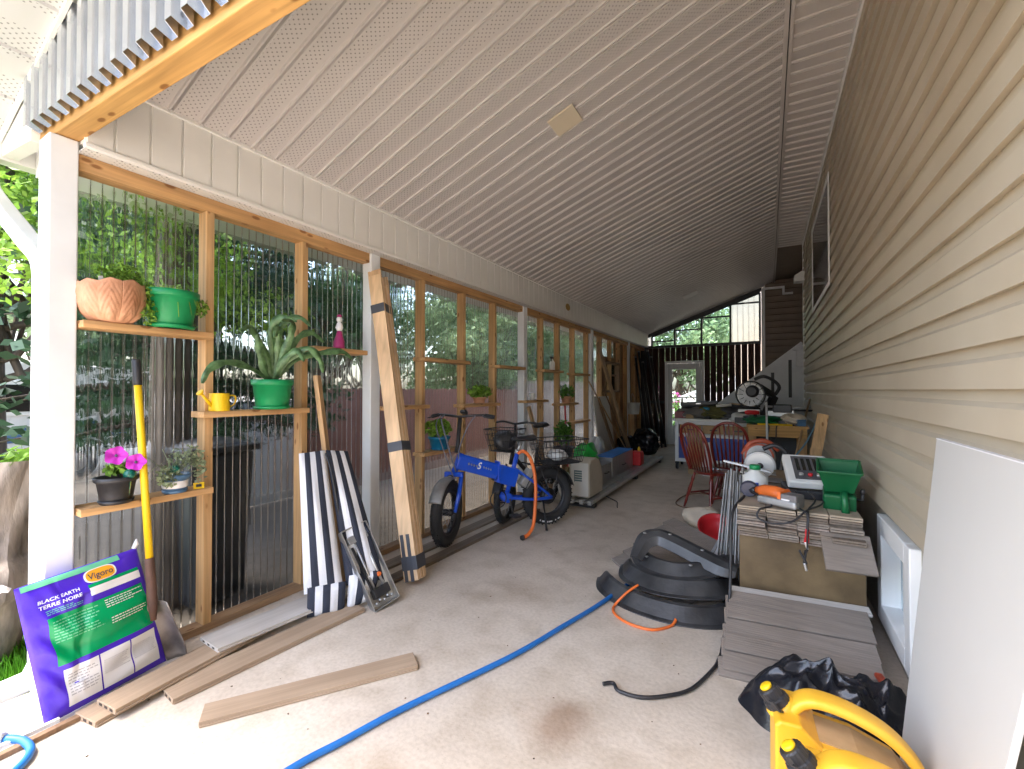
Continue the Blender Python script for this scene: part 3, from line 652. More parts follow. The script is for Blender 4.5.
tree('leafy_tree', 'grey green tree far to the left of the yard', -13.5, 3.6, 7.5, 2.8, 'leafy', 19, M['leaf_far'], 8000, .24, 1.2)
tree('leafy_tree', 'dark bushy tree close behind the grey fence', -6.6, 9.4, 5.0, 1.7, 'leafy', 21, M['leaf_far'], 9000, .14, .8)
tree('leafy_tree', 'bushy green tree at the far end of the grey fence', -7.0, 13.0, 5.4, 1.9, 'leafy', 22, M['leaf_dark'], 9000, .15, .8)
tree('leafy_tree', 'leafy tree behind the fence level with the back wall', -6.8, 16.5, 5.2, 1.9, 'leafy', 24, M['leaf_far'], 8000, .16, .6)
tree('leafy_tree', 'distant leafy tree behind the last stretch of grey fence', -7.2, 20.5, 5.8, 2.1, 'leafy', 25, M['leaf_dark'], 8000, .18, .6)
# near trunk just outside the first panel
nt_ = thing('tree_trunk', 'rough grey brown tree trunk standing outside the first clear panel', 'tree trunk', (-3.55, 1.42, -.08))
b = MB(); b.tube(smooth_pts([(0,0,0),(.02,.02,.8),(-.06,.05,1.9),(-.05,.12,3.6)], 6), [.15-.003*i for i in range(19)], 12)
o = b.build('trunk', M['bark'], nt_)
lb = MB(); g = random.Random(23)
for i in range(22): leaf_cloud(lb, (g.uniform(-.9,.2), g.uniform(-.8,.9), g.uniform(1.9,3.7)), (.3,.3,.25), 170, .06, g)
lb.build('crown', M['leaf_bright'], nt_)
dw = thing('driftwood_trunk', 'pale peeled leaning tree trunk outside the front post', 'tree trunk', (-3.62, .52, -.08))
def dwf(u, v):
    C_ = [V(-.1,.02,-.05), V(.02,.12,.35), V(.0,.17,.75), V(.05,.24,1.10)]; q = smooth_pts(C_, 8); i = u*(len(q)-1); k = min(int(i), len(q)-2); c = q[k].lerp(q[k+1], i-k)
    a = 2*pi*v; r = (.23-.08*u)*(1+.14*sin(3*a+5*u)+.08*sin(7*a-9*u))*(1.25 if .38 < u < .52 else 1)
    return c+Vector((cos(a)*r*.9, sin(a)*r, 0))
b = MB(); b.grid(dwf, 26, 26); b.build('trunk', M['driftwood'], dw)
b = MB(); b.tube(smooth_pts([(.05,.15,.45),(.18,.05,.62),(.22,-.15,.66)], 5), [.09-.006*i for i in range(11)], 9); b.build('limb', M['driftwood'], dw)
lb = MB(); leaf_cloud(lb, (.05,.24,1.08), (.14,.14,.09), 120, .06, g); lb.build('shoot', M['leaf_lime'], dw)
# shrub stems behind lower first panel
# trailer far left
tl = thing('camper_trailer', 'white and blue camper trailer parked beyond the trees at far left', 'trailer', (-10.5, 2.15, -.08), radians(8))
b = MB(); b.prism([(-2.6,.45),(2.4,.45),(2.6,1.0),(2.45,1.9),(-2.3,1.95),(-2.6,1.3)], lambda u,v,w_: (w_,u,v), -.9, .9); b.build('body', M['fence_white'], tl, bevel=.05)
for y in (-1.6, -.35, .9):
    b = MB(); b.box((.895,y-.42,1.1),(.92,y+.42,1.62)); f_ = b.build('window', M['white_vinyl'], tl, bevel=.01)
    b = MB(); b.box((.915,y-.36,1.16),(.926,y+.36,1.56)); b.build('pane', M['dark_glass'], f_)
b = MB(); b.box((.896,-2.5,.70),(.908,2.4,.92)); b.build('stripe', M['slate_blue'], tl)
for y in (-.5, .35):
    b = MB(); b.torus((.86,y,.32), .22, .09, Matrix.Rotation(radians(90), 3, 'Y')); w_ = b.build('wheel', M['rubber'], tl)
    b = MB(); b.lathe([(.16,-.05),(.16,.05)], (.86,y,.32), 16, Matrix.Rotation(radians(90), 3, 'Y')); b.build('rim', M['steel'], w_)
# fences seen through the panels
def board_fence(name, label, x, y0, y1, h, m, bw, gap=.006):
    t = thing(name, label, 'fence', (x, y0, -.08)); b = MB(); y = 0; n = 0; bs = MB()
    while y0+y < y1: bs.box((0,y,.03),(.02,y+bw-gap,h+.012*sin(n*2.3))); y += bw; n += 1
    bs.build('boards', m, t)
    for z in (.3, h-.25): b.box((-.05,0,z),(-.001,y1-y0,z+.08))
    b.build('rail', m, t)
    for k in range(int((y1-y0)/1.8)+1):
        p = MB(); p.box((-.15,min(k*1.8,y1-y0-.1),0),(-.052,min(k*1.8,y1-y0-.1)+.1,h)); p.build('post', m, t)
board_fence('board_fence', 'reddish brown board fence behind the clear wall', -5.35, 3.75, 9.4, 1.50, M['fence_red'], .14)
board_fence('board_fence', 'white painted board fence behind the clear wall', -5.6, 2.3, 3.72, 1.34, M['fence_white'], .12)
board_fence('board_fence', 'grey weathered board fence along the far part of the yard', -5.3, 9.45, 22.0, 1.75, wood('grey_fence', (.26,.23,.21), 'z', dark=.7, knots=False), .14)
bn = thing('garbage_bin', 'tall black wheeled bin standing outside the second clear panel', 'bin', (-3.36, 1.60, -.08))
b = MB(); b.prism([(-.20,-.20),(.20,-.20),(.20,.20),(-.20,.20)], lambda u,v,w_: (u*(.80+.20*w_),v*(.80+.20*w_),.05+w_*1.0), 0, 1); b.build('body', M['dark_bin'], bn, bevel=.02)
b = MB(); b.box((-.23,-.23,1.055),(.23,.23,1.10)); b.ball((0,0,1.10),(.21,.21,.05)); b.build('lid', M['dark_bin'], bn, bevel=.015)
b = MB(); b.tube([(-.22,-.17,1.03),(-.27,-.17,1.05),(-.27,.17,1.05),(-.22,.17,1.03)], .014); b.build('handle', M['dark_bin'], bn)
for sy in (-1, 1):
    b = MB(); b.torus((-.17,sy*.19,.10), .075, .03, Matrix.Rotation(radians(90), 3, 'X'), 18); b.build('wheel', M['rubber'], bn)
# behind the back wall: neighbour's pale wall and deck rail
nb = thing('neighbour_shed', 'beige board neighbour shed seen through the right gable pane', 'shed', (.95, 15.0, -.08))
b = MB(); b.box((-1.85,-.4,0),(1.6,2.4,4.6))
o = b.build('wall', mat('beige_boards', (.55,.46,.36), .7, var=.05), nb)
b = MB()
for i in range(24): b.box((-1.85+.145*i,-.412,0),(-1.835+.145*i,-.399,4.6))
b.build('batten', mat('beige_groove', (.40,.33,.26), .7), nb)
b = MB(); b.prism([(-2.1,4.5),(-.1,5.6),(1.9,4.5),(1.9,4.6),(-.1,5.72),(-2.1,4.6)], lambda u,v,w_: (u,w_,v), -.7, 2.7); b.build('roof', M['dark_metal'], nb)
dk = thing('deck_railing', 'white stair railing outside the back door', 'railing', (-1.9, 14.5, -.08))
b = MB(); b.bar((-1.2,0,.95),(1.2,0,1.9),.06,.08); b.build('rail', M['white_paint'], dk)
for i in range(11):
    b = MB(); x = -1.1+.22*i; b.box((x-.02,-.02,0),(x+.02,.02,.98+(x+1.2)*.396-.05)); b.build('baluster', M['white_paint'], dk)
fl = thing('flowering_shrub', 'pink flowering shrub outside the back door', 'shrub', (-2.75, 14.0, -.08))
b = MB(); leaf_cloud(b, (0,0,.8), (.6,.5,.7), 900, .09, g); b.build('foliage', M['leaf'], fl)
b = MB(); leaf_cloud(b, (0,-.1,1.2), (.5,.45,.4), 220, .10, g); b.build('blossom', leafmat('pink_blossom', (.55,.10,.35)), fl)
sheet('back_path', [(-4,12.4),(2,12.4),(2,16),(-4,16)], -.07, M['fence_white'])
# ------------------------------------------------------------------ shelves on the screen wall and the plants on them
SH = [(.765,1.325,1.728,'topmost pine shelf between the front post and the first stud'),(.765,1.33,.845,'low pine shelf holding the petunia pot'),
 (1.275,1.94,1.277,'pine shelf holding the small yellow watering can'),(1.975,2.45,1.712,'pine shelf holding the pink figurine'),
 (2.64,3.20,1.262,'empty pine shelf behind the taped board bundle'),(3.12,3.86,1.708,'empty high pine shelf above the bicycle handlebar'),
 (3.12,3.70,.815,'low pine shelf holding the blue plant pot'),(3.74,4.47,1.250,'pine shelf holding the small herb plant'),(4.44,5.10,1.700,'empty high pine shelf left of the third white post'),
 (5.14,5.80,1.262,'pine shelf holding a white cup'),(5.66,6.36,1.700,'pine shelf holding a white spray bottle'),(6.80,7.55,1.685,'high pine shelf left of the fourth white post'),
 (6.22,6.98,1.19,'pine shelf holding a small terracotta pot'),(6.80,7.55,.875,'low pine shelf left of the fourth white post')]
for y0, y1, zt, lb_ in SH:
    t = thing('wall_shelf', lb_, 'shelf', (-2.82, (y0+y1)/2, zt-.035), 0, 'pine shelves on the stud wall')
    b = MB(); h = (y1-y0)/2; b.box((-.07,-h,0),(.075,h,.035)); b.build('board', M['pine_y'], t, bevel=.003)
def pot(name, label, cat, x, y, z, r0, r1, h, m, rim=.02, group=None, saucer=True):
    t = thing(name, label, cat, (x, y, z), 0, group)
    b = MB(); b.lathe([(r0*.96,0),(r0,.006),(r1,h-rim*1.3),(r1+.004,h-rim*1.3),(r1+.010,h-rim),(r1+.012,h),(r1+.002,h),(r1-.008,h-.03)], n=28); b.build('pot', m, t)
    b = MB(); b.lathe([(0.001,h-.03),(r1-.010,h-.026),(r1-.02,h-.02),(.001,h-.012)], n=20); b.build('soil', M['soil'], t)
    if saucer:
        b = MB(); b.lathe([(r0*1.02,0),(r0*1.12,.008),(r0*1.16,.018),(r0*1.05,.016)], n=24); b.build('saucer', m, t)
    return t
g = random.Random(31)
# terracotta planter with leaf relief, trailing plant
t = thing('terracotta_planter', 'round peach terracotta planter with leaf relief and scalloped rim', 'planter', (-2.80, .885, 1.73)); t.scale = (.93,.93,1.0)
b = MB()
def tp(u, v):
    a = 2*pi*v; prof = [(.045,0),(.080,.010),(.108,.042),(.125,.09),(.133,.14),(.134,.18),(.132,.20)]
    i = min(int(u*6), 5); f = u*6-i; r = prof[i][0]*(1-f)+prof[i+1][0]*f; z = prof[i][1]*(1-f)+prof[i+1][1]*f
    m_ = abs(((a/(2*pi)*9) % 1)-.5)*2          # 0 at leaf axis, 1 between leaves
    rib = .004*abs(sin(13*(m_*.6+u*1.5)))*(1-m_*.5); q = (.006*(1-m_**2)*sin(pi*min(1,u*1.15))+rib*1.3*sin(pi*u))
    if u < .45: q += .004*sin(15*a)*sin(pi*u/.45)
    if u > .8: z += .016*(1-m_)*(u-.8)/.2+.010*sin(2*a+1.1)*(u-.8)/.2
    return Vector(((r+q)*cos(a), (r+q)*sin(a), z*.93))
b.grid(tp, 36, 180); b.build('bowl', M['terracotta'], t, solid=.008)
b = MB(); b.lathe([(.001,.150),(.112,.150),(.10,.158),(.001,.162)], n=20); b.build('soil', M['soil'], t)
b = MB(); leaf_cloud(b, (.0,.04,.24), (.08,.11,.07), 900, .020, g); leaf_cloud(b, (.02,.13,.17), (.06,.07,.06), 260, .02, g); leaf_cloud(b, (.0,-.07,.18), (.06,.04,.03), 90, .02, g)
for i in range(16):
    a = g.uniform(0, 6.28); b.tube([(0,.03,.16),(.05*cos(a),.03+.07*sin(a),.21),(.09*cos(a),.03+.12*sin(a),.21+g.uniform(-.03,.05))], .0015, 4)
b.build('foliage', M['leaf_lime'], t)
b = MB(); b.obox((.06,-.06,.185),(.004,.018,.06),(10,0,0)); b.build('plant_tag', M['white_plastic'], t)
# big green pot with trailing plant
t = pot('plant_pot', 'large glossy green plastic pot with trailing greenery on the topmost shelf', 'plant pot', -2.79, 1.128, 1.728, .098, .120, .200, M['green_pot'], .028)
b = MB(); leaf_cloud(b, (.03,-.11,.16), (.05,.05,.07), 300, .02, g); leaf_cloud(b, (.06,-.12,.07), (.03,.04,.07), 200, .018, g); leaf_cloud(b, (0,0,.20), (.10,.10,.02), 180, .02, g); leaf_cloud(b, (.0,.145,.14), (.04,.05,.06), 160, .02, g)
for i in range(22):
    a = g.uniform(0,6.28); b.tube([(0,0,.17),(.10*cos(a),.11*sin(a),.21),(.13*cos(a),.14*sin(a),.15-g.uniform(0,.10))], .0016, 4)
b.build('foliage', M['leaf_lime'], t)
# petunia in black pot
t = pot('plant_pot', 'black plastic pot with two magenta petunia flowers', 'plant pot', -2.78, .905, .845, .060, .076, .130, M['black'], .018)
b = MB(); leaf_cloud(b, (0,.02,.165), (.06,.07,.035), 150, .035, g); b.build('foliage', M['leaf_lime'], t)
for (fx, fy, fz, R) in ((.03,-.012,.235,.043),(.075,.050,.198,.040)):
    b = MB(); n = Vector((.85,-.45,.25)).normalized(); Q = n.to_track_quat('Z','Y').to_matrix(); c = Vector((fx,fy,fz)); vs = [c-n*.018]; k = 25
    for rr, dz in ((.4,.0),(1,.012)):
        for j in range(k):
            a = 2*pi*j/k; w_ = R*rr*(1+.10*cos(5*a)); vs.append(c+Q@Vector((w_*cos(a), w_*sin(a), dz*sin(2.5*a)**2)))
    fs = [(0,1+j,1+(j+1)%k) for j in range(k)]+[(1+j,1+k+j,1+k+(j+1)%k,1+(j+1)%k) for j in range(k)]
    b.add(vs, fs, True); fl_ = b.build('flower', M['magenta'], t)
    b = MB(); b.ball(c+n*.001, .007, 8); b.build('flower_eye', M['print_dark'], fl_)
    b = MB(); b.tube([(0,.02,.11),(fx*.6,fy*.6,fz-.05),c-n*.018], .002, 5); b.build('stem', M['leaf'], t)
wg = thing('watering_globe', 'dark green glass watering globe in the petunia pot', 'watering globe', (-2.715, .935, .975))
b = MB(); b.ball((0,0,.012), .026, 16); b.build('bulb', M['glass_green'], wg); b = MB(); b.tube([(0,0,-.012),(-.01,0,-.09)], [.008,.004], 8); b.build('spike', M['glass_green'], wg)
# blue ceramic pot with variegated plant
t = pot('plant_pot', 'small blue and white glazed pot with variegated plant on the low shelf', 'plant pot', -2.785, 1.155, .845, .050, .062, .10, M['slate_blue'], .016)
b = MB(); b.lathe([(.0545,.028),(.0565,.03),(.0600,.066),(.0585,.068)], n=28); b.build('white_band', M['bag_white'], t)
b = MB(); leaf_cloud(b, (.05,-.05,.10), (.04,.06,.06), 150, .028, g); leaf_cloud(b, (0,.06,.18), (.05,.10,.07), 220, .025, g); leaf_cloud(b, (0,.12,.10), (.04,.03,.09), 90, .025, g)
for i in range(14):
    a = g.uniform(0,6.28); b.tube([(0,0,.09),(.05*cos(a),.08*sin(a),.16),(.06*cos(a),.15*sin(a),.13+g.uniform(-.06,.12))], .0015, 4)
b.build('foliage', M['leaf_grey'], t)
wg = thing('watering_globe', 'bright green glass watering globe in the variegated plant', 'watering globe', (-2.745, 1.135, .965))
b = MB(); b.ball((0,0,.012), (.026,.026,.022), 16); b.build('bulb', M['glass_green'], wg); b = MB(); b.tube([(0,0,-.012),(-.01,0,-.07)], [.008,.004], 8); b.build('spike', M['glass_green'], wg)
yt = thing('care_card', 'tiny yellow and black plant card at the end of the low shelf', 'card', (-2.765, 1.262, .845))
b = MB(); b.obox((0,0,.018),(.004,.05,.036),(0,-25,-20)); b.build('card', M['yellow'], yt)
b = MB(); b.obox((.0035,-.001,.0195),(.002,.026,.015),(0,-25,-20)); b.build('mark', M['black'], yt)
# yellow watering can
wc = thing('watering_can', 'tiny yellow watering can on the middle shelf', 'watering can', (-2.79, 1.378, 1.277))
b = MB(); b.lathe([(.052,0),(.054,.004),(.051,.098),(.053,.104),(.049,.104),(.047,.06)], n=26); b.build('body', M['yellow'], wc)
b = MB(); b.tube([(.01,-.045,.03),(.02,-.085,.075),(.025,-.105,.10)], [.010,.008,.007], 10); sp = b.build('spout', M['yellow'], wc)
b = MB(); b.lathe([(.007,0),(.021,.016),(.020,.02)], (.025,-.103,.098), 14, Vector((.1,-.7,.7)).to_track_quat('Z','Y').to_matrix()); b.build('rose', M['yellow'], sp)
b = MB(); b.tube(smooth_pts([(0,.05,.09),(-.01,.095,.085),(-.01,.09,.04),(0,.051,.02)], 5), .005, 8); b.build('handle', M['yellow'], wc)
# green pot with epiphyllum
t = pot('plant_pot', 'green plastic pot with long fleshy arching cactus leaves', 'plant pot', -2.79, 1.70, 1.277, .095, .113, .19, M['green_pot'], .03)
def strap_leaf(b, P, w, n=12):
    Q = smooth_pts(P, 6); L = len(Q)-1; up = Vector((.8,-.35,.45))
    vs = []
    for i, p in enumerate(Q):
        t_ = (Q[min(i+1,L)]-Q[max(i-1,0)]).normalized(); s_ = t_.cross(up)
        if s_.length < .1: s_ = t_.cross(Vector((0,0,1)))
        s_.normalize(); f = i/L; k = w*min(1, .28+2.2*f)*(1 if f < .75 else (1-(f-.75)*3.2))*(1+.22*sin(f*22)); nn = s_.cross(t_).normalized()
        vs += [p-s_*k, p-s_*k*.4-nn*.004, p+nn*.010, p+s_*k*.4-nn*.004, p+s_*k]
    fs = [(5*i+j, 5*i+j+1, 5*i+j+6, 5*i+j+5) for i in range(L) for j in range(4)]
    b.add(vs, fs, True)
LV = [[(0,0,.17),(.02,-.07,.26),(.05,-.12,.40),(.05,-.13,.47)], [(0,0,.17),(.03,-.16,.26),(.07,-.32,.285),(.09,-.42,.24),(.10,-.46,.16)], [(0,0,.17),(.05,.03,.34),(.10,.06,.48),(.16,.02,.56),(.2,-.07,.55)],
 [(0,0,.17),(.0,.0,.36),(.0,-.01,.52),(.06,.02,.60),(.13,.08,.57)], [(0,0,.17),(.03,.07,.36),(.05,.15,.48),(.06,.24,.52),(.07,.33,.46)], [(0,0,.17),(.08,.06,.32),(.16,.14,.40),(.2,.20,.33),(.21,.22,.24)],
 [(0,0,.17),(.06,.13,.33),(.12,.27,.38),(.15,.42,.40),(.16,.50,.35)], [(0,0,.17),(-.02,.03,.40),(-.03,.08,.56),(.03,.16,.62),(.08,.22,.56)], [(0,0,.17),(.07,.02,.30),(.13,.08,.38),(.18,.10,.31)],
 [(0,0,.17),(.01,-.05,.34),(.05,-.17,.50),(.08,-.25,.47)], [(0,0,.17),(.03,.02,.38),(.09,-.02,.52),(.15,-.08,.45)]]
for P in LV:
    b = MB(); strap_leaf(b, P, .022); b.build('leaf', M['cactus'], t, solid=.004)
# pink figurine
pf = thing('figurine', 'little pink and white figurine on the shelf before the second post', 'figurine', (-2.79, 2.215, 1.712)); pf.scale = (.8,.8,.88)
b = MB(); b.lathe([(.050,0),(.052,.012),(.048,.06),(.030,.11),(.022,.15)], n=18, wob=.08); b.build('skirt', M['pink'], pf)
b = MB(); b.lathe([(.020,.15),(.034,.18),(.022,.215),(.012,.23)], n=14); b.build('bodice', M['bag_white'], pf)
b = MB(); b.ball((0,0,.25), .027, 12); b.build('head', M['white_plastic'], pf); b = MB(); b.ball((0,0,.278), (.024,.024,.018), 10); b.build('hat', M['pink'], pf)
# farther pots
t = pot('plant_pot', 'turquoise blue pot with parsley like plant beside the bicycle', 'plant pot', -2.80, 3.40, .815, .075, .10, .13, M['blue_pot'], .02)
b = MB(); leaf_cloud(b, (0,-.02,.21), (.13,.15,.09), 420, .045, g); b.build('foliage', M['leaf_lime'], t)
t = pot('plant_pot', 'small herb plant with spreading leaves on the shelf by the third post', 'plant pot', -2.80, 4.10, 1.250, .055, .07, .07, M['terracotta'], .015)
b = MB(); leaf_cloud(b, (0,0,.13), (.12,.17,.08), 420, .045, g); b.build('foliage', M['leaf_lime'], t)
t = pot('plant_pot', 'small terracotta pot with drooping plant beside the third post', 'plant pot', -2.77, 6.50, 1.19, .06, .08, .11, M['terracotta'], .02)
b = MB(); leaf_cloud(b, (0,0,.18), (.12,.22,.12), 320, .05, g); b.build('foliage', M['leaf'], t)
t = pot('plant_pot', 'dark pot with a green plant on the floor behind the second bicycle', 'plant pot', -2.62, 6.05, .42, .11, .15, .14, M['black'], .02)
b = MB(); leaf_cloud(b, (0,0,.34), (.14,.2,.20), 420, .06, g); b.build('foliage', M['leaf'], t)
ps = thing('plant_stand', 'low brown plant stand carrying the dark pot by the wall', 'plant stand', (-2.60, 6.05, 0))
b = MB(); b.box((-.18,-.45,.38),(.18,.45,.42)); b.build('top', M['brown_z'], ps, bevel=.004)
for sx in (-.15,.15):
    for sy in (-.4,.4):
        b = MB(); b.box((sx-.02,sy-.02,0),(sx+.02,sy+.02,.38)); b.build('leg', M['brown_z'], ps)
cp = thing('cup', 'white cup on the shelf right of the third white post', 'cup', (-2.79, 5.36, 1.262))
b = MB(); b.lathe([(.03,0),(.036,.004),(.042,.10),(.039,.10),(.034,.01)], n=18); b.build('bowl', M['white_plastic'], cp); b = MB(); b.tube(smooth_pts([(0,.04,.08),(0,.07,.075),(0,.07,.03),(0,.036,.025)], 4), .005, 6); b.build('handle', M['white_plastic'], cp)
sb = thing('spray_bottle', 'white spray bottle on the high shelf between the third and fourth posts', 'bottle', (-2.79, 6.02, 1.70))
b = MB(); b.lathe([(.035,0),(.04,.005),(.04,.11),(.015,.15),(.015,.17)], n=18); b.build('body', M['white_plastic'], sb); b = MB(); b.box((-.014,-.05,.17),(.014,.02,.20)); b.obox((0,-.03,.15),(.012,.01,.05),(20,0,0)); b.build('trigger', M['black'], sb)
# ------------------------------------------------------------------ shovel
t = thing('shovel', 'shovel with yellow shaft and black grip leaning on the clear wall', 'shovel', (-2.56, 1.075, 0))
top = V(-2.75,.967,1.556); bot = V(-2.665,1.016,.30); d = (bot-top).normalized()
def al(z): return top+(bot-top)*((top.z-z)/(top.z-bot.z))
b = MB(); b.tube([al(1.556),al(1.545),al(1.44),al(1.425)], [.016,.019,.019,.018], 12); b.build('grip', M['black'], t, w=True)
b = MB(); b.tube([al(1.425),al(.56)], .0165, 12); b.build('shaft', M['yellow'], t, w=True)
b = MB(); b.tube([al(.56),al(.545),al(.34),al(.25)], [.019,.020,.022,.012], 12); b.build('socket', mat('rusty_socket', (.10,.05,.035), .7, var=.3, scale=14), t, w=True)
b = MB(); e1 = V(.80,.60,0).normalized()
def bl(u, v):
    wv = .066 if v < .75 else .066-(v-.75)*.07; z = .335*(1-v)
    c = V(-2.665,1.025,0).lerp(V(-2.665,1.135,0), v)+V(0,0,z)
    return c+e1*(u-.5)*2*wv+V(.6,-.8,0)*(-.016+.034*(abs(u-.5)*2)**2)
b.grid(bl, 10, 12); b.build('blade', mat('worn_blade_steel', (.20,.17,.15), .4, metal=.6, var=.4, scale=7, col2=(.34,.30,.27)), t, w=True, solid=.004)
# ------------------------------------------------------------------ soil bag
bag = thing('soil_bag', 'bulging purple bag of black earth with green and white labels', 'bag', (-2.66, .82, 0))
cBL, cBR, cTL, cTR = V(-2.600,.622,.004), V(-2.690,1.085,.004), V(-2.735,.556,.565), V(-2.775,.985,.60)
NB = ((cBR-cBL).cross(cTL-cBL)).normalized()
if NB.x < 0: NB = -NB
def bp_(u, v, off=0.):
    p = (cBL*(1-u)+cBR*u)*(1-v)+(cTL*(1-u)+cTR*u)*v
    e = (max(0, sin(pi*min(max(u,0),1)))**.45)*(max(0, sin(pi*min(max(v,0),1)))**.40)
    wr = .009*sin(9*u+26*v+3*sin(5*u))*e*(.4+.9*max(0, 1-abs(v-.55)*2.2))+.004*sin(31*v-11*u)*e+.005*sin(40*(u+v*.5))*e*(abs(u-.12) < .15)
    cr_ = .014*max(0, 1-abs(u-.28-.35*(v-.35))/.06)*e*(.2 < v < .8)
    return p+NB*(.058*e*(1+.18*sin(3*v+1)*cos(2*u))+wr-cr_+off)
b = MB(); b.grid(lambda u,v: bp_(u,v), 90, 100)
b.grid(lambda u,v: (cBL*(1-u)+cBR*u)*(1-v)+(cTL*(1-u)+cTR*u)*v-NB*.045*(max(0,sin(pi*u))**.45)*(max(0,sin(pi*v))**.4), 20, 20)
body = b.build('film', M['purple'], bag, w=True)
def patch(name, u0, u1, v0, v1, m, off=.0035, par=None, sk=0.):
    b = MB(); b.grid(lambda a,c: bp_(u0+(u1-u0)*a, v0+(v1-v0)*c+sk*(a-.5), off), max(4,int(90*(u1-u0))), max(3,int(100*(v1-v0)))); return b.build(name, m, par or bag, w=True)
gp = patch('green_label', .13,.93,.365,.715, M['bag_green'])
patch('title_strip', .47,.93,.765,.825, M['bag_white']); patch('title_strip_edge', .47,.93,.826,.850, M['bag_green'])
for i, (a, c) in enumerate(((.155,.40),(.412,.665),(.677,.93))): patch('white_label', a, c, .055, .325, M['bag_white'])
patch('top_fold', .03,.80,.955,.995, M['bag_mint'], .003)
def lines(name, u0, u1, v0, v1, n, m, par, off=.0052, seed=1):
    q = random.Random(seed); b = MB()
    for i in range(n):
        v = v1-(v1-v0)*(i+.5)/n; h = (v1-v0)/n*.36; u = u0
        e = u1-(u1-u0)*q.choice((0,0,.1,.3))
        while u < e:
            l = min(q.uniform(.012,.04), e-u); b.grid(lambda a,c,u=u,l=l: bp_(u+l*a, v-h/2+h*c, off), 2, 1); u += l+.007
    return b.build(name, m, par, w=True)
lines('small_print', .155,.50,.52,.69, 8, M['bag_mint'], gp, seed=2); lines('small_print', .56,.91,.63,.70, 4, M['bag_white'], gp, seed=3); lines('small_print', .56,.90,.50,.56, 3, M['bag_white'], gp, seed=4)
for i, (a, c) in enumerate(((.175,.385),(.43,.65),(.69,.91))): lines('small_print', a, c, .12 if i == 0 else .16, .29 if i == 0 else .27, 8, M['print_grey'], bag, seed=5+i)
def lettering(name, txt, uc, vc, wd, m, par, off=.0055, shear=0., bold=0., asp=1.0):
    vs, fs = text_mesh(txt, 1.0, shear, bold); x0 = min(v.x for v in vs); x1 = max(v.x for v in vs); k = wd/(x1-x0)
    W_ = (cBR-cBL).length; H_ = (cTL-cBL).length
    b = MB(); b.add([bp_(uc+(v.x-(x0+x1)/2)*k, vc+v.y*k*W_/H_*asp, off) for v in vs], fs); return b.build(name, m, par, w=True)
b = MB(); pl_ = [(cos(2*pi*i/32), sin(2*pi*i/32)) for i in range(32)]
def loz(a, s): 
    x = abs(cos(a))**.55*(1 if cos(a) > 0 else -1); y = abs(sin(a))**.75*(1 if sin(a) > 0 else -1); return bp_(.60+.135*s*x, .905+.052*s*y, .0045+.001*(s < 1))
for s, nm, mm in ((1.0,'logo_border',M['bag_white']),(.88,'logo_plate',M['bag_orange'])):
    b = MB(); b.grid(lambda a,c,s=s: loz(2*pi*a, s*c+1e-4) if c > .999 else bp_(.60,.905,.0045+.001*(s < 1)).lerp(loz(2*pi*a,s), c), 32, 4); b.build(nm, mm, bag, w=True)
lettering('logo_letters', 'Vigoro', .60, .903, .205, M['print_dark'], bag, .0075, .15, .015)
lettering('title_letters', 'BLACK EARTH', .255, .845, .30, M['bag_white'], bag, .0055, .12, .02, .9); lettering('title_letters', 'TERRE NOIRE', .255, .803, .30, M['bag_white'], bag, .0055, .12, .02, .9)
lines('small_print', .14,.40,.735,.775, 3, M['bag_mint'], bag, seed=11)
b = MB(); b.tube([bp_(0,1)+V(0,-.01,.0), bp_(0,1)+V(-.01,-.03,.012), bp_(0,1)+V(.0,-.045,.0)], [.010,.016,.005], 8); b.build('corner_tie', M['bag_white'], bag, w=True)
b = MB(); b.tube([bp_(.97,1), bp_(.985,1)+V(0,.005,.02), bp_(.975,1)+V(0,.01,.045)], [.009,.012,.003], 8); b.build('corner_tie', M['bag_white'], bag, w=True)
# ------------------------------------------------------------------ planks on the floor
def plank(label, p, q, w, t, z, m, zq=None, tongue=True, name='deck_plank', group='loose planks on the floor', dz=0):
    p, q = V(p[0],p[1],z), V(q[0],q[1],z if zq is None else zq); c = (p+q)/2; d = q-p; L = d.length
    o = thing(name, label, 'plank', c, 0, group, rot=(0, -math.asin(d.z/L), math.atan2(d.y, d.x)))
    b = MB(); b.box((-L/2,-w/2,0),(L/2,w/2,t)); b.build('board', m, o, bevel=.0015, seg=1)
    if tongue:
        b = MB(); b.box((-L/2+.004,-w/2-.007,.002),(L/2-.004,-w/2-.0005,t*.38)); b.build('tongue', m, o)
        for k in (-.28, 0, .28):
            b = MB(); b.box((-L/2-.0006,k*w-.012,t*.25),(-L/2+.001,k*w+.012,t*.72)); b.build('end_hollow', M['soil'], o)
    return o
plank('tan plank on top of another plank, its end below the soil bag', (-2.465,.775), (-2.545,1.55), .15, .024, .026, M['tan_x'])
plank('tan plank lying lowest, peeking out below the soil bag', (-2.49,.715), (-2.60,1.45), .15, .024, .0, M['tan_x'])
plank('tan plank running from beside the bag to under the striped cushion', (-2.372,.958), (-2.283,1.96), .155, .024, .0, M['tan_x'])
plank('pale whitish plank resting on the tan planks by the wall', (-2.548,1.215), (-2.50,2.05), .20, .020, .052, M['greytop_x'], .03)
plank('tan plank lying alone slantwise on the concrete', (-2.095,.975), (-1.570,1.72), .118, .024, .0, M['tan_x'])
plank('long dark plank on the floor along the bottom of the wall', (-2.40,2.05), (-2.34,4.6), .10, .022, .0, M['brown_z'] if False else wood('dull_brown_plank', (.20,.155,.115), 'x', knots=False), tongue=True)
plank('second long dark plank next to the wall under the bicycle', (-2.62,2.2), (-2.56,5.0), .12, .020, .0, wood('dull_brown_plank_two', (.27,.22,.17), 'x', knots=False), tongue=False)
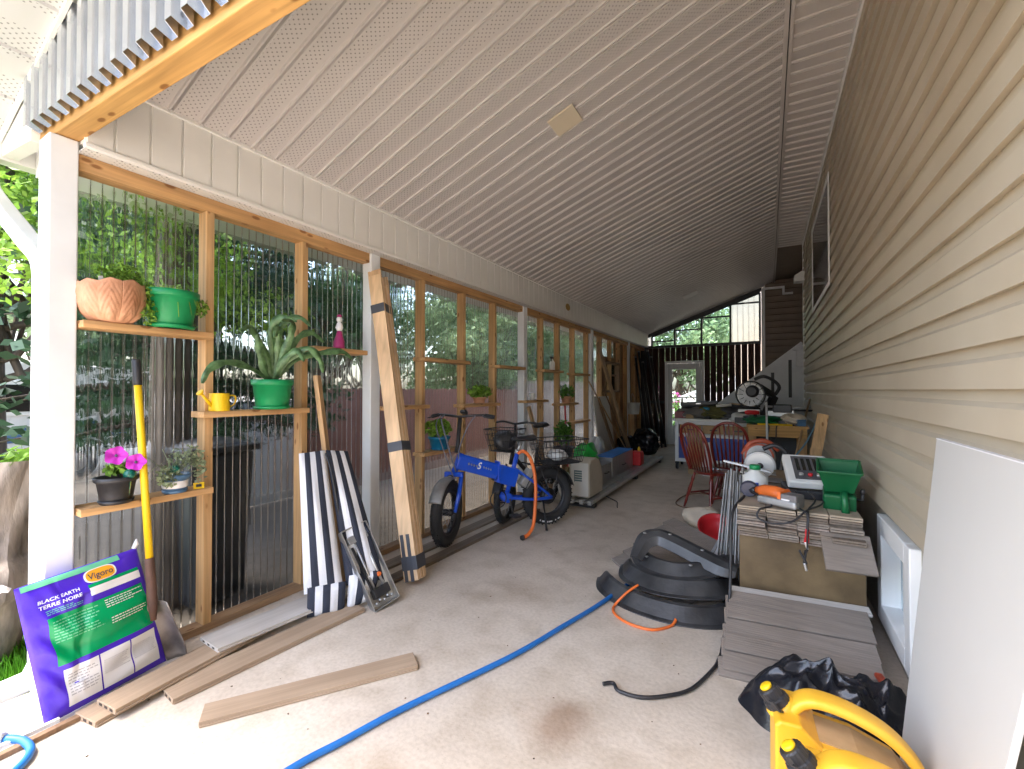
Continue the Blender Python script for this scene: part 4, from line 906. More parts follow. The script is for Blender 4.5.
tr = thing('threshold_track', 'white grooved vinyl track lying at the slab edge by the bag', 'track', (-2.66, .52, 0))
b = MB(); b.box((-.10,-.30,0),(.10,.14,.012)); 
for x in (-.085,-.03,.03,.085): b.box((x-.008,-.30,.0122),(x+.008,.14,.028))
b.build('channel', M['white_vinyl'], tr, bevel=.002)
plank('narrow brown strip of wood in front of the white track', (-2.52,.30), (-2.54,.74), .03, .02, 0, M['brown_z'], tongue=False, name='wood_strip')
# hoses
def hose(name, label, cat, P, r, m, n=10, nn=10):
    t = MB(); t.tube(smooth_pts(P, n), r, nn); o = t.build(name, m); tag(o, label, cat); return o
hose('garden_hose', 'long blue hose snaking across the concrete to the black plastic pieces', 'hose', [(-1.62,.45,.014),(-1.52,.985,.014),(-1.46,1.18,.014),(-1.385,1.42,.014),(-1.23,1.81,.014),(-1.135,2.07,.014),(-1.05,2.38,.014),(-.95,2.75,.014),(-.86,3.18,.014),(-.78,3.45,.014),(-.66,3.9,.014),(-.5,4.1,.014)], .0135, M['blue_hose'])
h2 = thing('hose_end', 'short curl of blue hose with metal coupling at the slab edge', 'hose', (-2.5,.5,0))
b = MB(); b.tube(smooth_pts([(-2.30,.30,.015),(-2.36,.47,.016),(-2.44,.545,.018),(-2.535,.548,.022),(-2.60,.515,.028)], 8), .014, 10); b.build('tube', M['blue_hose'], h2, w=True)
b = MB(); b.tube([(-2.60,.515,.028),(-2.645,.492,.030),(-2.66,.485,.030)], [.019,.019,.014], 10); b.build('coupling', M['steel'], h2, w=True)
# ------------------------------------------------------------------ striped cushions
def striped_slab(t, name, BL, BR, TR, TL, thick, ns, off, bow=.02, nv=22, back=None):
    BL, BR, TR, TL = [Vector(q) for q in (BL,BR,TR,TL)]; n = (BR-BL).cross(TL-BL).normalized()
    if n.x < 0: n = -n
    k = 4; nu = ns*k; vs = []; fs = []; mi = []
    for side in (1, -1):
        for i in range(nu+1):
            for j in range(nv+1):
                u, v = i/nu, j/nv; p = (BL*(1-u)+BR*u)*(1-v)+(TL*(1-u)+TR*u)*v
                e = (sin(pi*u)**.35 if 0 < u < 1 else 0)*(sin(pi*v)**.3 if 0 < v < 1 else 0)
                q = .006*sin(u*9+v*7)+.004*abs(sin(u*ns*pi))
                vs.append(p+n*(side*thick/2*e+q*e+bow*sin(pi*v)*(.6+.4*sin(3*u))))
    w = nv+1; h = (nu+1)*w
    for s in range(2):
        for i in range(nu):
            for j in range(nv):
                f = (i*w+j, (i+1)*w+j, (i+1)*w+j+1, i*w+j+1); fs.append(tuple(a+h*s for a in (f if s == 0 else f[::-1]))); mi.append(((i//k)+off) % 2)
    M_ = (Matrix.Translation(t.location)).inverted()
    me = bpy.data.meshes.new(name); me.from_pydata([tuple(M_@v) for v in vs], [], fs); me.materials.append(M['cush_white']); me.materials.append(M['cush_navy'])
    me.polygons.foreach_set('material_index', mi); me.polygons.foreach_set('use_smooth', [True]*len(fs)); me.update()
    o = bpy.data.objects.new(name, me); COL.objects.link(o); o.parent = t; return o
cu = thing('striped_cushion', 'folded navy and white striped lounge cushion leaning by the wall', 'cushion', (-2.4, 1.9, 0))
striped_slab(cu, 'pad', (-2.475,1.715,.14), (-2.345,1.90,.14), (-2.64,1.985,.985), (-2.68,1.815,.98), .09, 5, 0)
striped_slab(cu, 'lower_fold', (-2.455,1.722,.0), (-2.325,1.895,.0), (-2.325,1.905,.185), (-2.455,1.725,.185), .08, 5, 1, .0, 10)
striped_slab(cu, 'pad', (-2.35,1.93,.14), (-2.215,2.13,.12), (-2.64,2.175,.955), (-2.64,1.99,.985), .09, 5, 1)
striped_slab(cu, 'lower_fold', (-2.325,1.91,.0), (-2.245,2.06,.03), (-2.225,2.10,.21), (-2.325,1.93,.21), .08, 4, 0, .0, 10)
b = MB(); b.tube(smooth_pts([(-2.60,1.96,.97),(-2.53,1.955,.84),(-2.47,1.96,.60),(-2.40,1.955,.36)], 6), .008, 6); b.build('zip', M['black'], cu, w=True)
b = MB(); b.tube(smooth_pts([(-2.50,2.02,.62),(-2.40,2.07,.50),(-2.33,2.10,.44),(-2.43,2.06,.55),(-2.50,2.03,.61)], 5), .006, 6); b.build('tie_strap', M['cush_navy'], cu, w=True)
# ------------------------------------------------------------------ grey metal tool tray leaning on the cushion
ty = thing('tool_tray', 'shallow grey metal tool tray leaning on the striped cushion', 'tool tray', (-2.168, 2.08, 0))
ex = V(.03,.17,0).normalized(); ez = (V(-2.46,1.955,.49)-V(-2.17,2.077,0)).normalized(); ex = V(.05,.17,.0).normalized(); ez = (ez-ex*ez.dot(ex)*.35).normalized(); ex = (ex-ez*ex.dot(ez)).normalized(); ey = ez.cross(ex)
if ey.x < 0: ey = -ey
ty.rotation_euler = Matrix((ex, -ey, ez)).transposed().to_euler() if Matrix((ex,-ey,ez)).determinant() > 0 else Matrix((ex, ey, ez)).transposed().to_euler()
# local: x across, z up the length, front faces -y
def front(s): return s
TW, TL_, TD = .088, .54, .055
b = MB(); b.box((-TW,.0,0),(TW,.004,TL_)); b.build('floor_plate', M['alu'], ty)
b = MB(); b.box((-TW-.006,-TD,0),(-TW,.006,TL_)); b.box((TW,-TD,0),(TW+.006,.006,TL_)); b.box((-TW,-TD,-.004),(TW,.006,.004)); b.box((-TW,-TD,TL_-.004),(TW,.006,TL_+.004)); b.build('rim', M['steel'], ty, bevel=.002)
for x in (-.03, .035):
    b = MB(); b.tube([(x,-.030,.03),(x,-.030,TL_-.06)], .009, 10); b.build('guide_rod', M['steel'], ty)
b = MB(); b.box((-.07,-.045,TL_-.10),(.07,-.003,TL_-.05)); b.build('end_block', M['dull_steel'], ty, bevel=.004)
b = MB(); b.box((-.055,-.05,.06),(.06,-.003,.12)); b.build('sliding_block', M['dark_metal'], ty, bevel=.004)
b = MB(); b.lathe([(.014,0),(.016,.01),(.012,.025)], (.03,-.03,.19), 12, Matrix.Rotation(radians(90),3,'X')); b.build('knob', M['orange'], ty)
b = MB(); b.bar((-.05,-.04,.09),(-.062,-.04,.42),.016,.012); b.build('lever', M['dark_metal'], ty)
for i in range(5):
    b = MB(); b.lathe([(.010,0),(.010,.012),(.006,.016)], (-.06+.028*i,-.045,.035+.012*(i%2)), 8, Matrix.Rotation(radians(90),3,'X')); b.build('bolt', M['steel'], ty)
# ------------------------------------------------------------------ bundle of boards taped together, leaning on the second post
bd = thing('board_bundle', 'tall bundle of new pale boards bound with dark tape, leaning on the second post', 'board bundle', (-2.19, 2.43, 0))
B0, T0 = V(-2.205,2.425,0), V(-2.775,2.585,2.30); ax_ = (T0-B0).normalized(); A_ = V(.105,.03,0); A_ = (A_-ax_*A_.dot(ax_)).normalized(); Bn = ax_.cross(A_).normalized()
if Bn.y < 0: Bn = -Bn
g = random.Random(41)
bundle_m = [wood('bundle_board', c, 'z', dark=.8, knots=False, fine=30) for c in ((.74,.53,.33),(.66,.45,.27),(.78,.60,.41))]
for i in range(9):
    o_ = (i-4)*.0152; s0 = g.uniform(-.0,.012); s1 = g.uniform(-.06,.05)+(.06 if i in (0,1) else 0)
    p = B0+Bn*o_+ax_*(s0+.03)+A_*g.uniform(-.004,.004); q = T0+Bn*o_+ax_*s1+A_*g.uniform(-.006,.006)
    b = MB(); b.bar(p, q, .112, .0142, up=Bn); b.build('board', bundle_m[i % 3], bd, w=True, bevel=.001, seg=1)
for f0, f1 in ((.875,.905),(.405,.435),(.045,.085)):
    b = MB(); p, q = B0.lerp(T0, f0), B0.lerp(T0, f1); b.bar(p, q, .118, .1415, up=Bn); b.build('tape_band', M['tape'], bd, w=True)
for o_ in (-.035, .012):
    b = MB(); p, q = B0.lerp(T0,.012), B0.lerp(T0,.15); s_ = -Bn*.0702+A_*o_; b.bar(p+s_, q+s_, .026, .003, up=Bn); b.build('tape_strip', M['tape'], bd, w=True)
plank('pale short board leaning upright behind the striped cushion', (-2.62,2.10), (-2.765,1.99), .085, .03, .0, wood('leaning_board', (.58,.38,.20), 'x', knots=False), 1.50, tongue=False, name='leaning_board', group='boards leaning on the left wall')
# ------------------------------------------------------------------ bicycles
RY90 = Matrix.Rotation(radians(90), 3, 'X')      # turns a z-axis shape so its axis is local y
def wheel(t, name, c, R, r, steer=0., hub=.03, white=False, Mx=None):
    c = Vector(c); Q = Matrix.Rotation(steer, 3, 'Z')@RY90
    b = MB(); b.torus(c, R-r, r, Q, 40, 12, 1.0)
    # tread knobs
    for i in range(44):
        a = 2*pi*i/44
        for s in (-.45, .45):
            p = c+Q@Vector(((R-.002)*cos(a+.03*s), (R-.002)*sin(a+.03*s), r*s)); d = (p-c).normalized(); b.ball(p, (.008,.008,.008), 6)
    w_ = b.build('tyre', M['rubber'], t)
    b = MB(); b.torus(c, R-r*1.9, r*.42, Q, 36, 8, 1.3); b.build('rim', M['dark_metal'], w_)
    b = MB(); b.lathe([(.012,-.06),(hub*1.0,-.045),(hub,.045),(.012,.06)], c, 18, Q); b.build('hub', M['dark_metal'], w_)
    b = MB()
    for i in range(18):
        a = 2*pi*i/18; s = .03 if i % 2 else -.03
        b.tube([c+Q@Vector((hub*.9*cos(a+.3), hub*.9*sin(a+.3), s)), c+Q@Vector(((R-r*2)*cos(a), (R-r*2)*sin(a), 0))], .0018, 4)
    b.build('spokes', M['steel'], w_)
    if white:
        for i, L in enumerate((.10,.05,.16,.06,.12,.05)):
            b = MB(); a0 = -2.05+.30*i*.62; n = 5; vs = []
            for k in range(n+1):
                a = a0+L*k/n
                for rr in (R-r*.92, R-r*.60): vs.append(c+Q@Vector((rr*cos(a), rr*sin(a), -r*1.012 if rr < R-r*.8 else -r*.955)))
            b.add(vs, [(2*k,2*k+1,2*k+3,2*k+2) for k in range(n)]); b.build('sidewall_mark', M['bag_white'], w_)
    return w_
HX = V(-2.675,3.113,0)-V(-1.995,4.184,0)
bike = thing('electric_bicycle', 'blue fat tyred folding electric bicycle parked by the clear wall', 'bicycle', (-1.995, 4.184, 0), math.atan2(HX.y, HX.x))
wheel(bike, 'rear', (0,0,.295), .295, .050, white=True, hub=.06)
ST = radians(48); FA = V(1.20,.0,.295)
b = MB(); b.sweep([(1.01,0,.735),(.80,0,.668),(.585,0,.595)], [(-.035,-.075),(.035,-.075),(.042,-.03),(.042,.045),(.03,.075),(-.03,.075),(-.042,.045),(-.042,-.03)], False, up0=(0,0,1))
b.sweep([(.572,0,.592),(.47,0,.555),(.372,0,.525)], [(-.04,-.10),(.04,-.10),(.044,.0),(.04,.08),(-.04,.08),(-.044,.0)], False, up0=(0,0,1)); fr = b.build('main_tube', M['blue_frame'], bike, bevel=.012, seg=3)
b = MB(); b.box((.572,-.05,.50),(.588,.05,.70)); b.box((.56,.045,.54),(.60,.062,.66)); b.build('fold_hinge', M['blue_frame'], bike, bevel=.004)
# script logo on the main tube, both sides
for sy in (1, -1):
    vs, fs = text_mesh('S', .085, .35, .002); b = MB(); b.add([V(.80-sy*v.x*1.0, sy*.0435, .672+v.y-v.x*.33*sy*-1*0+(-sy*v.x)*.33*0) for v in vs], fs); b.build('logo', M['bag_white'], bike)
    b = MB()
    for k in range(4): b.obox((.80+sy*(.10-.027*k)+.0, sy*.0435, .702-.009*k), (.016,.001,.022), (0,18,0))
    for k in range(4): b.obox((.80-sy*(.055+.024*k), sy*.0435, .656-.009*k*sy*1), (.014,.001,.020), (0,18,0))
    b.build('logo_marks', M['steel'], bike)
b = MB(); b.tube([(.355,0,.78),(.42,0,.55),(.487,0,.335)], .024, 14); b.build('seat_tube', M['blue_frame'], bike)
b = MB(); b.tube([(.31,0,.875),(.358,0,.775)], .0165, 12); b.build('seat_post', M['alu'], bike)
b = MB(); b.lathe([(.030,-.02),(.030,.02)], (.356,0,.775), 14, Matrix.Rotation(radians(-16),3,'Y')); b.build('seat_clamp', M['alu'], bike)
def saddle(t, c, L=.27, m=None):
    b = MB(); c = Vector(c)
    def f(u, v):
        x = (u-.42)*L; w = .078*(1-u)**.8*(1 if u > .12 else (u/.12)**.5)+.020; a = 2*pi*v; wz = .032*(1-.4*u)
        e = 1 if 0 < u < 1 else .02
        return c+Vector((x, w*cos(a)*e, wz*sin(a)*e*(1 if sin(a) > 0 else 1.1)+.012*(1-u)**2+.006*u))
    b.grid(f, 16, 18); return b.build('saddle', m or M['black'], t)
saddle(bike, (.27,0,.90))
for s in (-1, 1):
    b = MB(); b.tube(smooth_pts([(.47,s*.03,.335),(.25,s*.07,.30),(0,s*.085,.292)], 4), .016, 10); b.build('chain_stay', M['blue_frame'], bike)
    b = MB(); b.tube(smooth_pts([(.40,s*.02,.62),(.22,s*.06,.48),(0,s*.085,.30)], 4), .013, 10); b.build('seat_stay', M['blue_frame'], bike)
b = MB(); b.lathe([(.045,-.06),(.05,-.05),(.05,.05),(.045,.06)], (.487,0,.335), 18, RY90); b.build('bottom_bracket', M['blue_frame'], bike)
b = MB(); b.tube([(.955,0,.80),(1.035,0,.625)], .030, 14); b.build('head_tube', M['blue_frame'], bike)
S_ = Matrix.Rotation(ST, 3, 'Z'); hd = V(1.035,0,.60)
def sp(x, y, z): q = S_@Vector((x-1.035, y, 0)); return V(1.035+q.x, q.y, z)
for s in (-1, 1):
    b = MB(); b.tube([sp(1.03,s*.075,.60), sp(1.10,s*.078,.44), sp(1.185,s*.072,.295)], [.021,.021,.015], 12); b.build('fork_leg', M['blue_frame'], bike)
b = MB(); b.bar(sp(1.03,-.09,.61), sp(1.03,.09,.61), .05, .045); b.build('fork_crown', M['blue_frame'], bike, bevel=.01)
fc = sp(1.195,0,.295); wheel(bike, 'front', fc, .295, .052, ST)
def mud(t, c, R, w_, a0, a1, m, steer=0.):
    b = MB(); Q = Matrix.Rotation(steer, 3, 'Z'); c = Vector(c)
    def f(u, v):
        a = a0+(a1-a0)*u; e = (v-.5)*2; rr = R-.018*e*e; return c+Q@Vector((rr*cos(a), e*w_, rr*sin(a)))
    b.grid(f, 20, 8); return b.build('mudguard', m, t, solid=.003)
mud(bike, fc, .318, .058, radians(28), radians(112), M['dull_steel'], ST); mud(bike, (0,0,.295), .325, .058, radians(20), radians(165), M['black'])
b = MB(); b.tube([sp(.955,0,.80), sp(.93,0,.90), sp(.875,0,1.13)], [.026,.020,.019], 12); b.build('stem', M['black'], bike)
hb = [sp(.62,.33,1.115), sp(.70,.24,1.125), sp(.86,.10,1.145), sp(.885,0,1.135), sp(.86,-.10,1.145), sp(.70,-.24,1.125), sp(.62,-.33,1.115)]
hb = [sp(.80,.33,1.135), sp(.83,.24,1.155), sp(.885,.09,1.150), sp(.89,0,1.140), sp(.885,-.09,1.150), sp(.83,-.24,1.155), sp(.80,-.33,1.135)]
b = MB(); b.tube(smooth_pts(hb, 5), .0125, 10); hbo = b.build('handlebar', M['dark_metal'], bike)
for s in (0, -1):
    p, q = (hb[0], hb[1]) if s == 0 else (hb[-1], hb[-2]); b = MB(); b.tube([p, p.lerp(q,.1), q], [.018,.019,.017], 10); b.build('grip', M['rubber'], hbo)
    y = .25 if s == 0 else -.25; b = MB(); b.tube(smooth_pts([sp(.865,y*.92,1.15), sp(.90,y*1.02,1.142), sp(.88,y*1.34,1.125)], 4), .006, 6); b.build('brake_lever', M['dark_metal'], hbo)
b = MB(); b.obox(sp(.90,.05,1.185), (.05,.07,.03), (0,-35,30)); b.build('display', M['black'], hbo, bevel=.006)
b = MB(); b.tube(smooth_pts([sp(.89,-.16,1.15), sp(1.03,-.13,1.12), sp(1.10,-.06,.98), sp(1.10,.0,.78), sp(1.06,.03,.64)], 8), .007, 8); b.tube(smooth_pts([sp(.89,.16,1.15), sp(.99,.12,1.05), sp(1.05,.06,.85), sp(1.02,.045,.70)], 8), .006, 8); b.tube(smooth_pts([sp(.89,-.2,1.15), sp(1.08,-.16,1.06), sp(1.14,-.06,.85), sp(1.12,.03,.60)], 8), .005, 8); b.build('cables', mat('grey_cable', (.16,.16,.20), .5), bike); KIDS(bike)[-1]['kind'] = 'stuff'
b = MB(); b.lathe([(.026,0),(.034,.012),(.034,.03),(.030,.034)], sp(1.10,0,.585), 16, Matrix.Rotation(ST,3,'Z')@Matrix.Rotation(radians(90),3,'Y')); hl = b.build('headlight', M['dark_metal'], bike)
b = MB(); b.lathe([(.029,.0),(.026,.008),(.0,.010)], sp(1.132,0,.585), 16, Matrix.Rotation(ST,3,'Z')@Matrix.Rotation(radians(90),3,'Y')); b.build('lens', M['bag_white'], hl)
# crank, chain ring, motor
b = MB(); b.torus((.487,-.075,.335), .075, .006, RY90, 30, 6); b.lathe([(.06,-.003),(.06,.003)], (.487,-.075,.335), 20, RY90); b.build('chain_ring', M['dark_metal'], bike)
b = MB(); b.torus((.60,.06,.34), .085, .006, RY90, 28, 6); b.build('cable_loop', M['black'], bike)
for s, dz, dx in ((1,-.155,-.03),(-1,.155,.03)):
    b = MB(); b.bar((.487,s*.085,.335),(.487+dx,s*.10,.335+dz),.022,.014); cr_ = b.build('crank', M['black'], bike, bevel=.003)
    b = MB(); b.box((.487+dx-.045,s*.10+(0 if s > 0 else -.09),.335+dz-.012),(.487+dx+.045,s*.10+(.09 if s > 0 else 0),.335+dz+.012)); b.build('pedal', M['black'], cr_, bevel=.004)
b = MB(); b.obox((.25,.0,.50),(.10,.10,.19),(0,-38,0)); b.build('battery', mat('grey_battery', (.30,.29,.27), .5), bike, bevel=.012)
b = MB(); b.tube([(.10,.07,.29),(.12,.15,.12),(.135,.20,.006)], [.010,.009,.014], 8); b.build('kickstand', M['black'], bike)
b = MB(); b.lathe([(.075,-.035),(.085,-.02),(.085,.02),(.075,.035)], (0,0,.295), 22, RY90); b.build('hub_motor', M['dark_metal'], bike)
# rear rack and wire basket
b = MB()
for s in (-1, 1):
    b.tube(smooth_pts([(.30,s*.055,.66),(.10,s*.065,.625),(-.36,s*.065,.625)], 4), .007, 8); b.tube([(-.02,s*.09,.31),(-.10,s*.07,.62)], .006, 8)
    b.tube([(.02,s*.09,.31),(.13,s*.07,.62)], .006, 8)
for x in (-.34,-.22,-.1,.02,.14): b.tube([(x,-.065,.625),(x,.065,.625)], .005, 6)
b.build('rear_rack', M['black'], bike)
def basket(t, x0, x1, w_, z0, z1, tp_, name='wire_basket', m=None):
    b = MB(); n = 11
    def P(u, s, z): f = (z-z0)/(z1-z0); k = 1-tp_*(1-f); return None
    def corner(f, a, c): k = 1-tp_*(1-f); xm = (x0+x1)/2; return V(xm+a*(x1-x0)/2*k, c*w_/2*k, z0+(z1-z0)*f)
    for f in (0,.25,.5,.75,1):
        r = .006 if f == 1 else .0032; q = [corner(f,a,c) for a, c in ((-1,-1),(1,-1),(1,1),(-1,1),(-1,-1))]; 
        for i in range(4): b.tube([q[i], q[i+1]], r, 5, False)
    for i in range(n):
        a = -1+2*i/(n-1)
        for c in (-1, 1): b.tube([corner(0,a,c), corner(1,a,c)], .0028, 5, False); b.tube([corner(0,c,a), corner(1,c,a)], .0028, 5, False)
        b.tube([corner(0,a,-1), corner(0,a,1)], .0028, 5, False); b.tube([corner(0,-1,a), corner(0,1,a)], .0028, 5, False)
    return b.build(name, m or M['black'], t)
basket(bike, -.40, .13, .36, .645, .885, .22)
ct = thing('plastic_bag', 'crumpled clear plastic bag in the rear wire basket', 'plastic bag', (0,0,0)); Mb = Matrix.Translation(bike.location)@Matrix.Rotation(bike.rotation_euler.z,4,'Z'); ct.location = Mb@V(-.12,0,.652)
b = MB(); b.grid(lambda u,v: V((.10+.02*sin(9*u*6.28)+.012*sin(17*v))*sin(pi*v)*cos(2*pi*u), (.09+.015*sin(7*u*6.28+3*v))*sin(pi*v)*sin(2*pi*u), .06-.06*cos(pi*v)+.01*sin(5*u*6.28+9*v)*sin(pi*v)), 24, 14); b.build('film', mat('clear_film', (.6,.62,.64), .2, var=.1, bump=.4, bscale=20), ct)
# orange cable lock looped under the saddle and down to the floor
lk = thing('cable_lock', 'thick orange cable lock hanging from the blue bicycle saddle to the floor', 'bicycle lock', (-1.98, 3.72, 0))
wp = lambda x, y, z: Mb@V(x, y, z)
b = MB(); b.tube(smooth_pts([wp(.37,.03,.76), wp(.32,.05,.785), wp(.265,.08,.73), wp(.235,.12,.60), wp(.245,.17,.44), wp(.28,.22,.27), wp(.33,.27,.11), wp(.40,.30,.04), wp(.46,.31,.022)], 7), .017, 12); b.build('cable', M['orange'], lk, w=True)
b = MB(); b.tube([wp(.46,.31,.022), wp(.485,.315,.020)], [.023,.023], 12); b.build('lock_head', M['dark_metal'], lk, w=True)
# second bicycle behind
b2x = V(-2.42,4.02,0); b2d = V(-2.40,5.02,0)
bk = thing('bicycle', 'dark second bicycle with front basket parked behind the blue one', 'bicycle', (-2.36, 5.0, 0), math.atan2(-1.0, -.04))
wheel(bk, 'rear', (0,0,.265), .265, .032); wheel(bk, 'front', (1.0,0,.265), .265, .034, .2, white=False)
b = MB()
b.tube([(.86,0,.70),(.60,0,.50),(.42,0,.30)], .024, 10); b.tube([(.30,0,.72),(.42,0,.29)], .018, 10); b.tube([(.83,0,.80),(.90,0,.60)], .021, 10)
for s in (-1,1): b.tube([(.42,s*.03,.29),(0,s*.06,.265)], .010, 8); b.tube([(.32,s*.02,.62),(0,s*.06,.265)], .009, 8); b.tube([(.90,s*.05,.60),(1.0,s*.055,.265)], .013, 8)
b.build('frame', M['dark_metal'], bk)
b = MB(); b.tube([(.83,0,.80),(.80,0,1.02)], .014, 10); b.tube(smooth_pts([(.72,.30,1.03),(.80,.15,1.05),(.80,0,1.03),(.80,-.15,1.05),(.72,-.30,1.03)], 5), .012, 8); b.build('handlebar', M['black'], bk)
b = MB(); b.tube([(.27,0,.95),(.30,0,.72)], .013, 8); b.build('seat_post', M['alu'], bk); saddle(bk, (.24,0,.97), .25)
basket(bk, .86, 1.16, .34, .76, .99, .3, 'front_basket')
mud(bk, (1.0,0,.265), .29, .045, radians(20), radians(150), M['black'], .2)
b = MB(); b.lathe([(.07,-.003),(.07,.003)], (.42,.05,.29), 18, RY90); b.bar((.42,.06,.29),(.46,.075,.14),.02,.012); b.box((.41,.075,.128),(.51,.155,.15)); b.build('crank_set', M['dark_metal'], bk)
bc = thing('bag_bundle', 'dark cloth bundle stuffed in the front basket of the second bicycle', 'bag', (0,0,0)); Mc = Matrix.Translation(bk.location)@Matrix.Rotation(bk.rotation_euler.z,4,'Z'); bc.location = Mc@V(1.01,0,.77)
b = MB(); b.grid(lambda u,v: V((.12+.02*sin(4*u*6.28+5*v))*sin(pi*v)*cos(2*pi*u), (.14+.02*sin(3*u*6.28))*sin(pi*v)*sin(2*pi*u), .10-.10*cos(pi*v)+.02*sin(3*u*6.28+4*v)*sin(pi*v)), 24, 12); b.build('cloth', M['black_dusty'], bc)
# ------------------------------------------------------------------ machine head on a long rail, boxes and bags by the wall
mc = thing('tile_cutter', 'beige machine housing on a long aluminium rail lying along the floor', 'machine', (-1.93, 5.3, 0))
b = MB()
for x in (-2.13,-2.02,-1.90,-1.80): b.box((x-.022,4.90,.055),(x+.022,9.0,.10))
b.box((-2.15,4.90,.075),(-1.78,9.0,.082)); b.build('rail', M['alu'], mc, w=True, bevel=.003)
for y in (5.05, 7.0, 8.8):
    b = MB(); b.box((-2.15,y-.05,0),(-1.78,y+.05,.055)); b.build('foot', M['dark_metal'], mc, w=True)
b = MB(); pf_ = [(0,.0),(.36,.0),(.37,.12),(.33,.34),(.27,.42),(.20,.455),(.06,.455),(.0,.40)]
b.prism(pf_, lambda u,v,w_: (-2.10+w_, 5.02+u*1.35, .103+v), 0, .26); hs = b.build('housing', M['beige_metal'], mc, w=True, bevel=.018, seg=3)
b = MB(); b.prism([(.02,.02),(.24,.02),(.24,.42),(.02,.42)], lambda u,v,w_: (-2.09+u, 5.018-w_, .103+v), 0, .014); b.build('front_cover', M['white_plastic'], mc, w=True, bevel=.006)
b = MB()
for i in range(5): b.box((-2.02+.0,4.998,.30+.028*i),(-1.93,5.003,.318+.028*i))
b.box((-2.028,4.999,.292),(-2.02,5.003,.43)); b.build('vent_grille', mat('teal_vent', (.12,.20,.22), .5), mc, w=True)
b = MB(); b.ball((-2.17,5.10,.26),(.05,.09,.12)); b.tube(smooth_pts([(-2.15,5.0,.40),(-2.20,4.93,.25),(-2.16,4.92,.12)],5),.012,8); b.build('motor', M['white_plastic'], mc, w=True)
hose('extension_cord', 'thin dark cord trailing on the floor beside the beige machine', 'cord', [(-1.80,5.45,.06),(-1.70,5.48,.012),(-1.62,5.40,.008),(-1.56,5.20,.008),(-1.545,5.16,.008)], .006, M['black'])
for y0, y1, z1, lab in ((5.86,6.36,.36,'small galvanised steel box beside the beige machine'),(6.40,7.55,.42,'long galvanised steel box with blue lid by the wall')):
    bx = thing('metal_box', lab, 'metal box', (-2.12, (y0+y1)/2, .103)); h = (y1-y0)/2
    b = MB(); b.box((-.13,-h,0),(.13,h,z1-.13)); b.build('body', M['steel'], bx, bevel=.008)
    b = MB(); b.box((-.133,-h-.003,z1-.13),(.133,h+.003,z1-.118)); b.build('lid', M['blue_hose'] if y0 > 6.3 else M['dull_steel'], bx, bevel=.004)
    b = MB(); b.tube([(.13,-.08,.12),(.155,-.08,.12),(.155,.08,.12),(.13,.08,.12)], .006, 8); b.build('handle', M['dark_metal'], bx)
def crumple(name, label, cat, c, r, m, seed, amp=.2, nu=36, nv=22, kid='film', flat=0.):
    q = random.Random(seed); F = [(q.randint(1,5), q.uniform(1,9), q.uniform(0,6), q.uniform(.4,1)) for _ in range(7)]
    t = thing(name, label, cat, c); b = MB()
    def f(u, v):
        a = 2*pi*u; k = 1+amp*sum(w_*sin(n*a+m_*v*3+ph)*abs(sin(2*n*a-m_*v*2)) for n, m_, ph, w_ in F)/3
        z = r[2]*(1-cos(pi*v))/1.0*.5*(1+amp*.6*sin(3*a+5*v)*sin(pi*v)); s_ = sin(pi*v)**(.6 if v < .5 else .9) if 0 < v < 1 else 0
        return V(r[0]*k*s_*cos(a), r[1]*k*s_*sin(a), max(.0, z))
    b.grid(f, nu, nv); b.build(kid, m, t); return t
crumple('plastic_bag', 'bright green plastic bag standing behind the beige machine', 'plastic bag', (-2.30,6.15,.103), (.14,.30,.50), M['green_bright'], 3, .35)
crumple('plastic_bag', 'cloudy clear plastic bag beside the long steel box', 'plastic bag', (-2.42,7.0,.0), (.12,.18,.62), mat('cloudy_film', (.5,.52,.52), .25, bump=.4, bscale=14), 4, .3)
rc = thing('red_can', 'small red fuel can at the end of the long steel box', 'can', (-1.95, 7.72, .103))
b = MB(); b.prism([(-.12,0),(.12,0),(.12,.18),(.06,.24),(-.12,.24)], lambda u,v,w_: (w_,u,v), -.08, .08); b.build('body', M['red'], rc, bevel=.02, seg=3); b = MB(); b.lathe([(.025,.20),(.025,.26),(.012,.30)], (0,.09,0), 12); b.build('spout', M['yellow'], rc)
# leaning boards in the back left corner
def lean(label, p, q, w_, t_, m, name='leaning_board', up=(1,0,.1), group='boards leaning on the left wall'):
    o = thing(name, label, 'plank', (p[0],p[1],0), 0, group); b = MB(); b.bar(p, q, w_, t_, up=up); b.build('board', m, o, w=True, bevel=.002, seg=1); return o
lean('long brown plank leaning from the floor to the head of the left wall', (-2.42,9.1,0), (-2.79,8.05,2.30), .15, .03, M['tan_z'])
lean('dark narrow plank leaning beside the fourth white post', (-2.45,8.3,0), (-2.74,7.95,1.25), .11, .025, M['brown_z'])
lean('thin pale strip leaning against the fourth white post', (-2.30,8.7,0), (-2.72,7.4,1.55), .03, .012, M['tan_z'])
lean('thin brown strip leaning next to the long brown plank', (-2.36,8.95,0), (-2.72,8.15,1.45), .035, .015, M['brown_z'])
lean('short light board leaning on the third white post', (-2.50,5.42,0), (-2.76,5.20,1.18), .07, .03, M['tan_z'])
gs = thing('drywall_sheet', 'grey sheet of wallboard leaning behind the brown planks', 'sheet', (-2.55, 8.0, 0))
b = MB(); b.prism([(7.65,0),(8.55,0),(8.55,1),(7.65,1)], lambda u,v,w_: (-2.58-.17*v+w_, u, v*1.28), 0, .013); b.build('sheet', M['panel_white'], gs, w=True)
bkt = thing('bucket', 'white plastic bucket hanging near the farthest post', 'bucket', (-2.60, 9.95, .86))
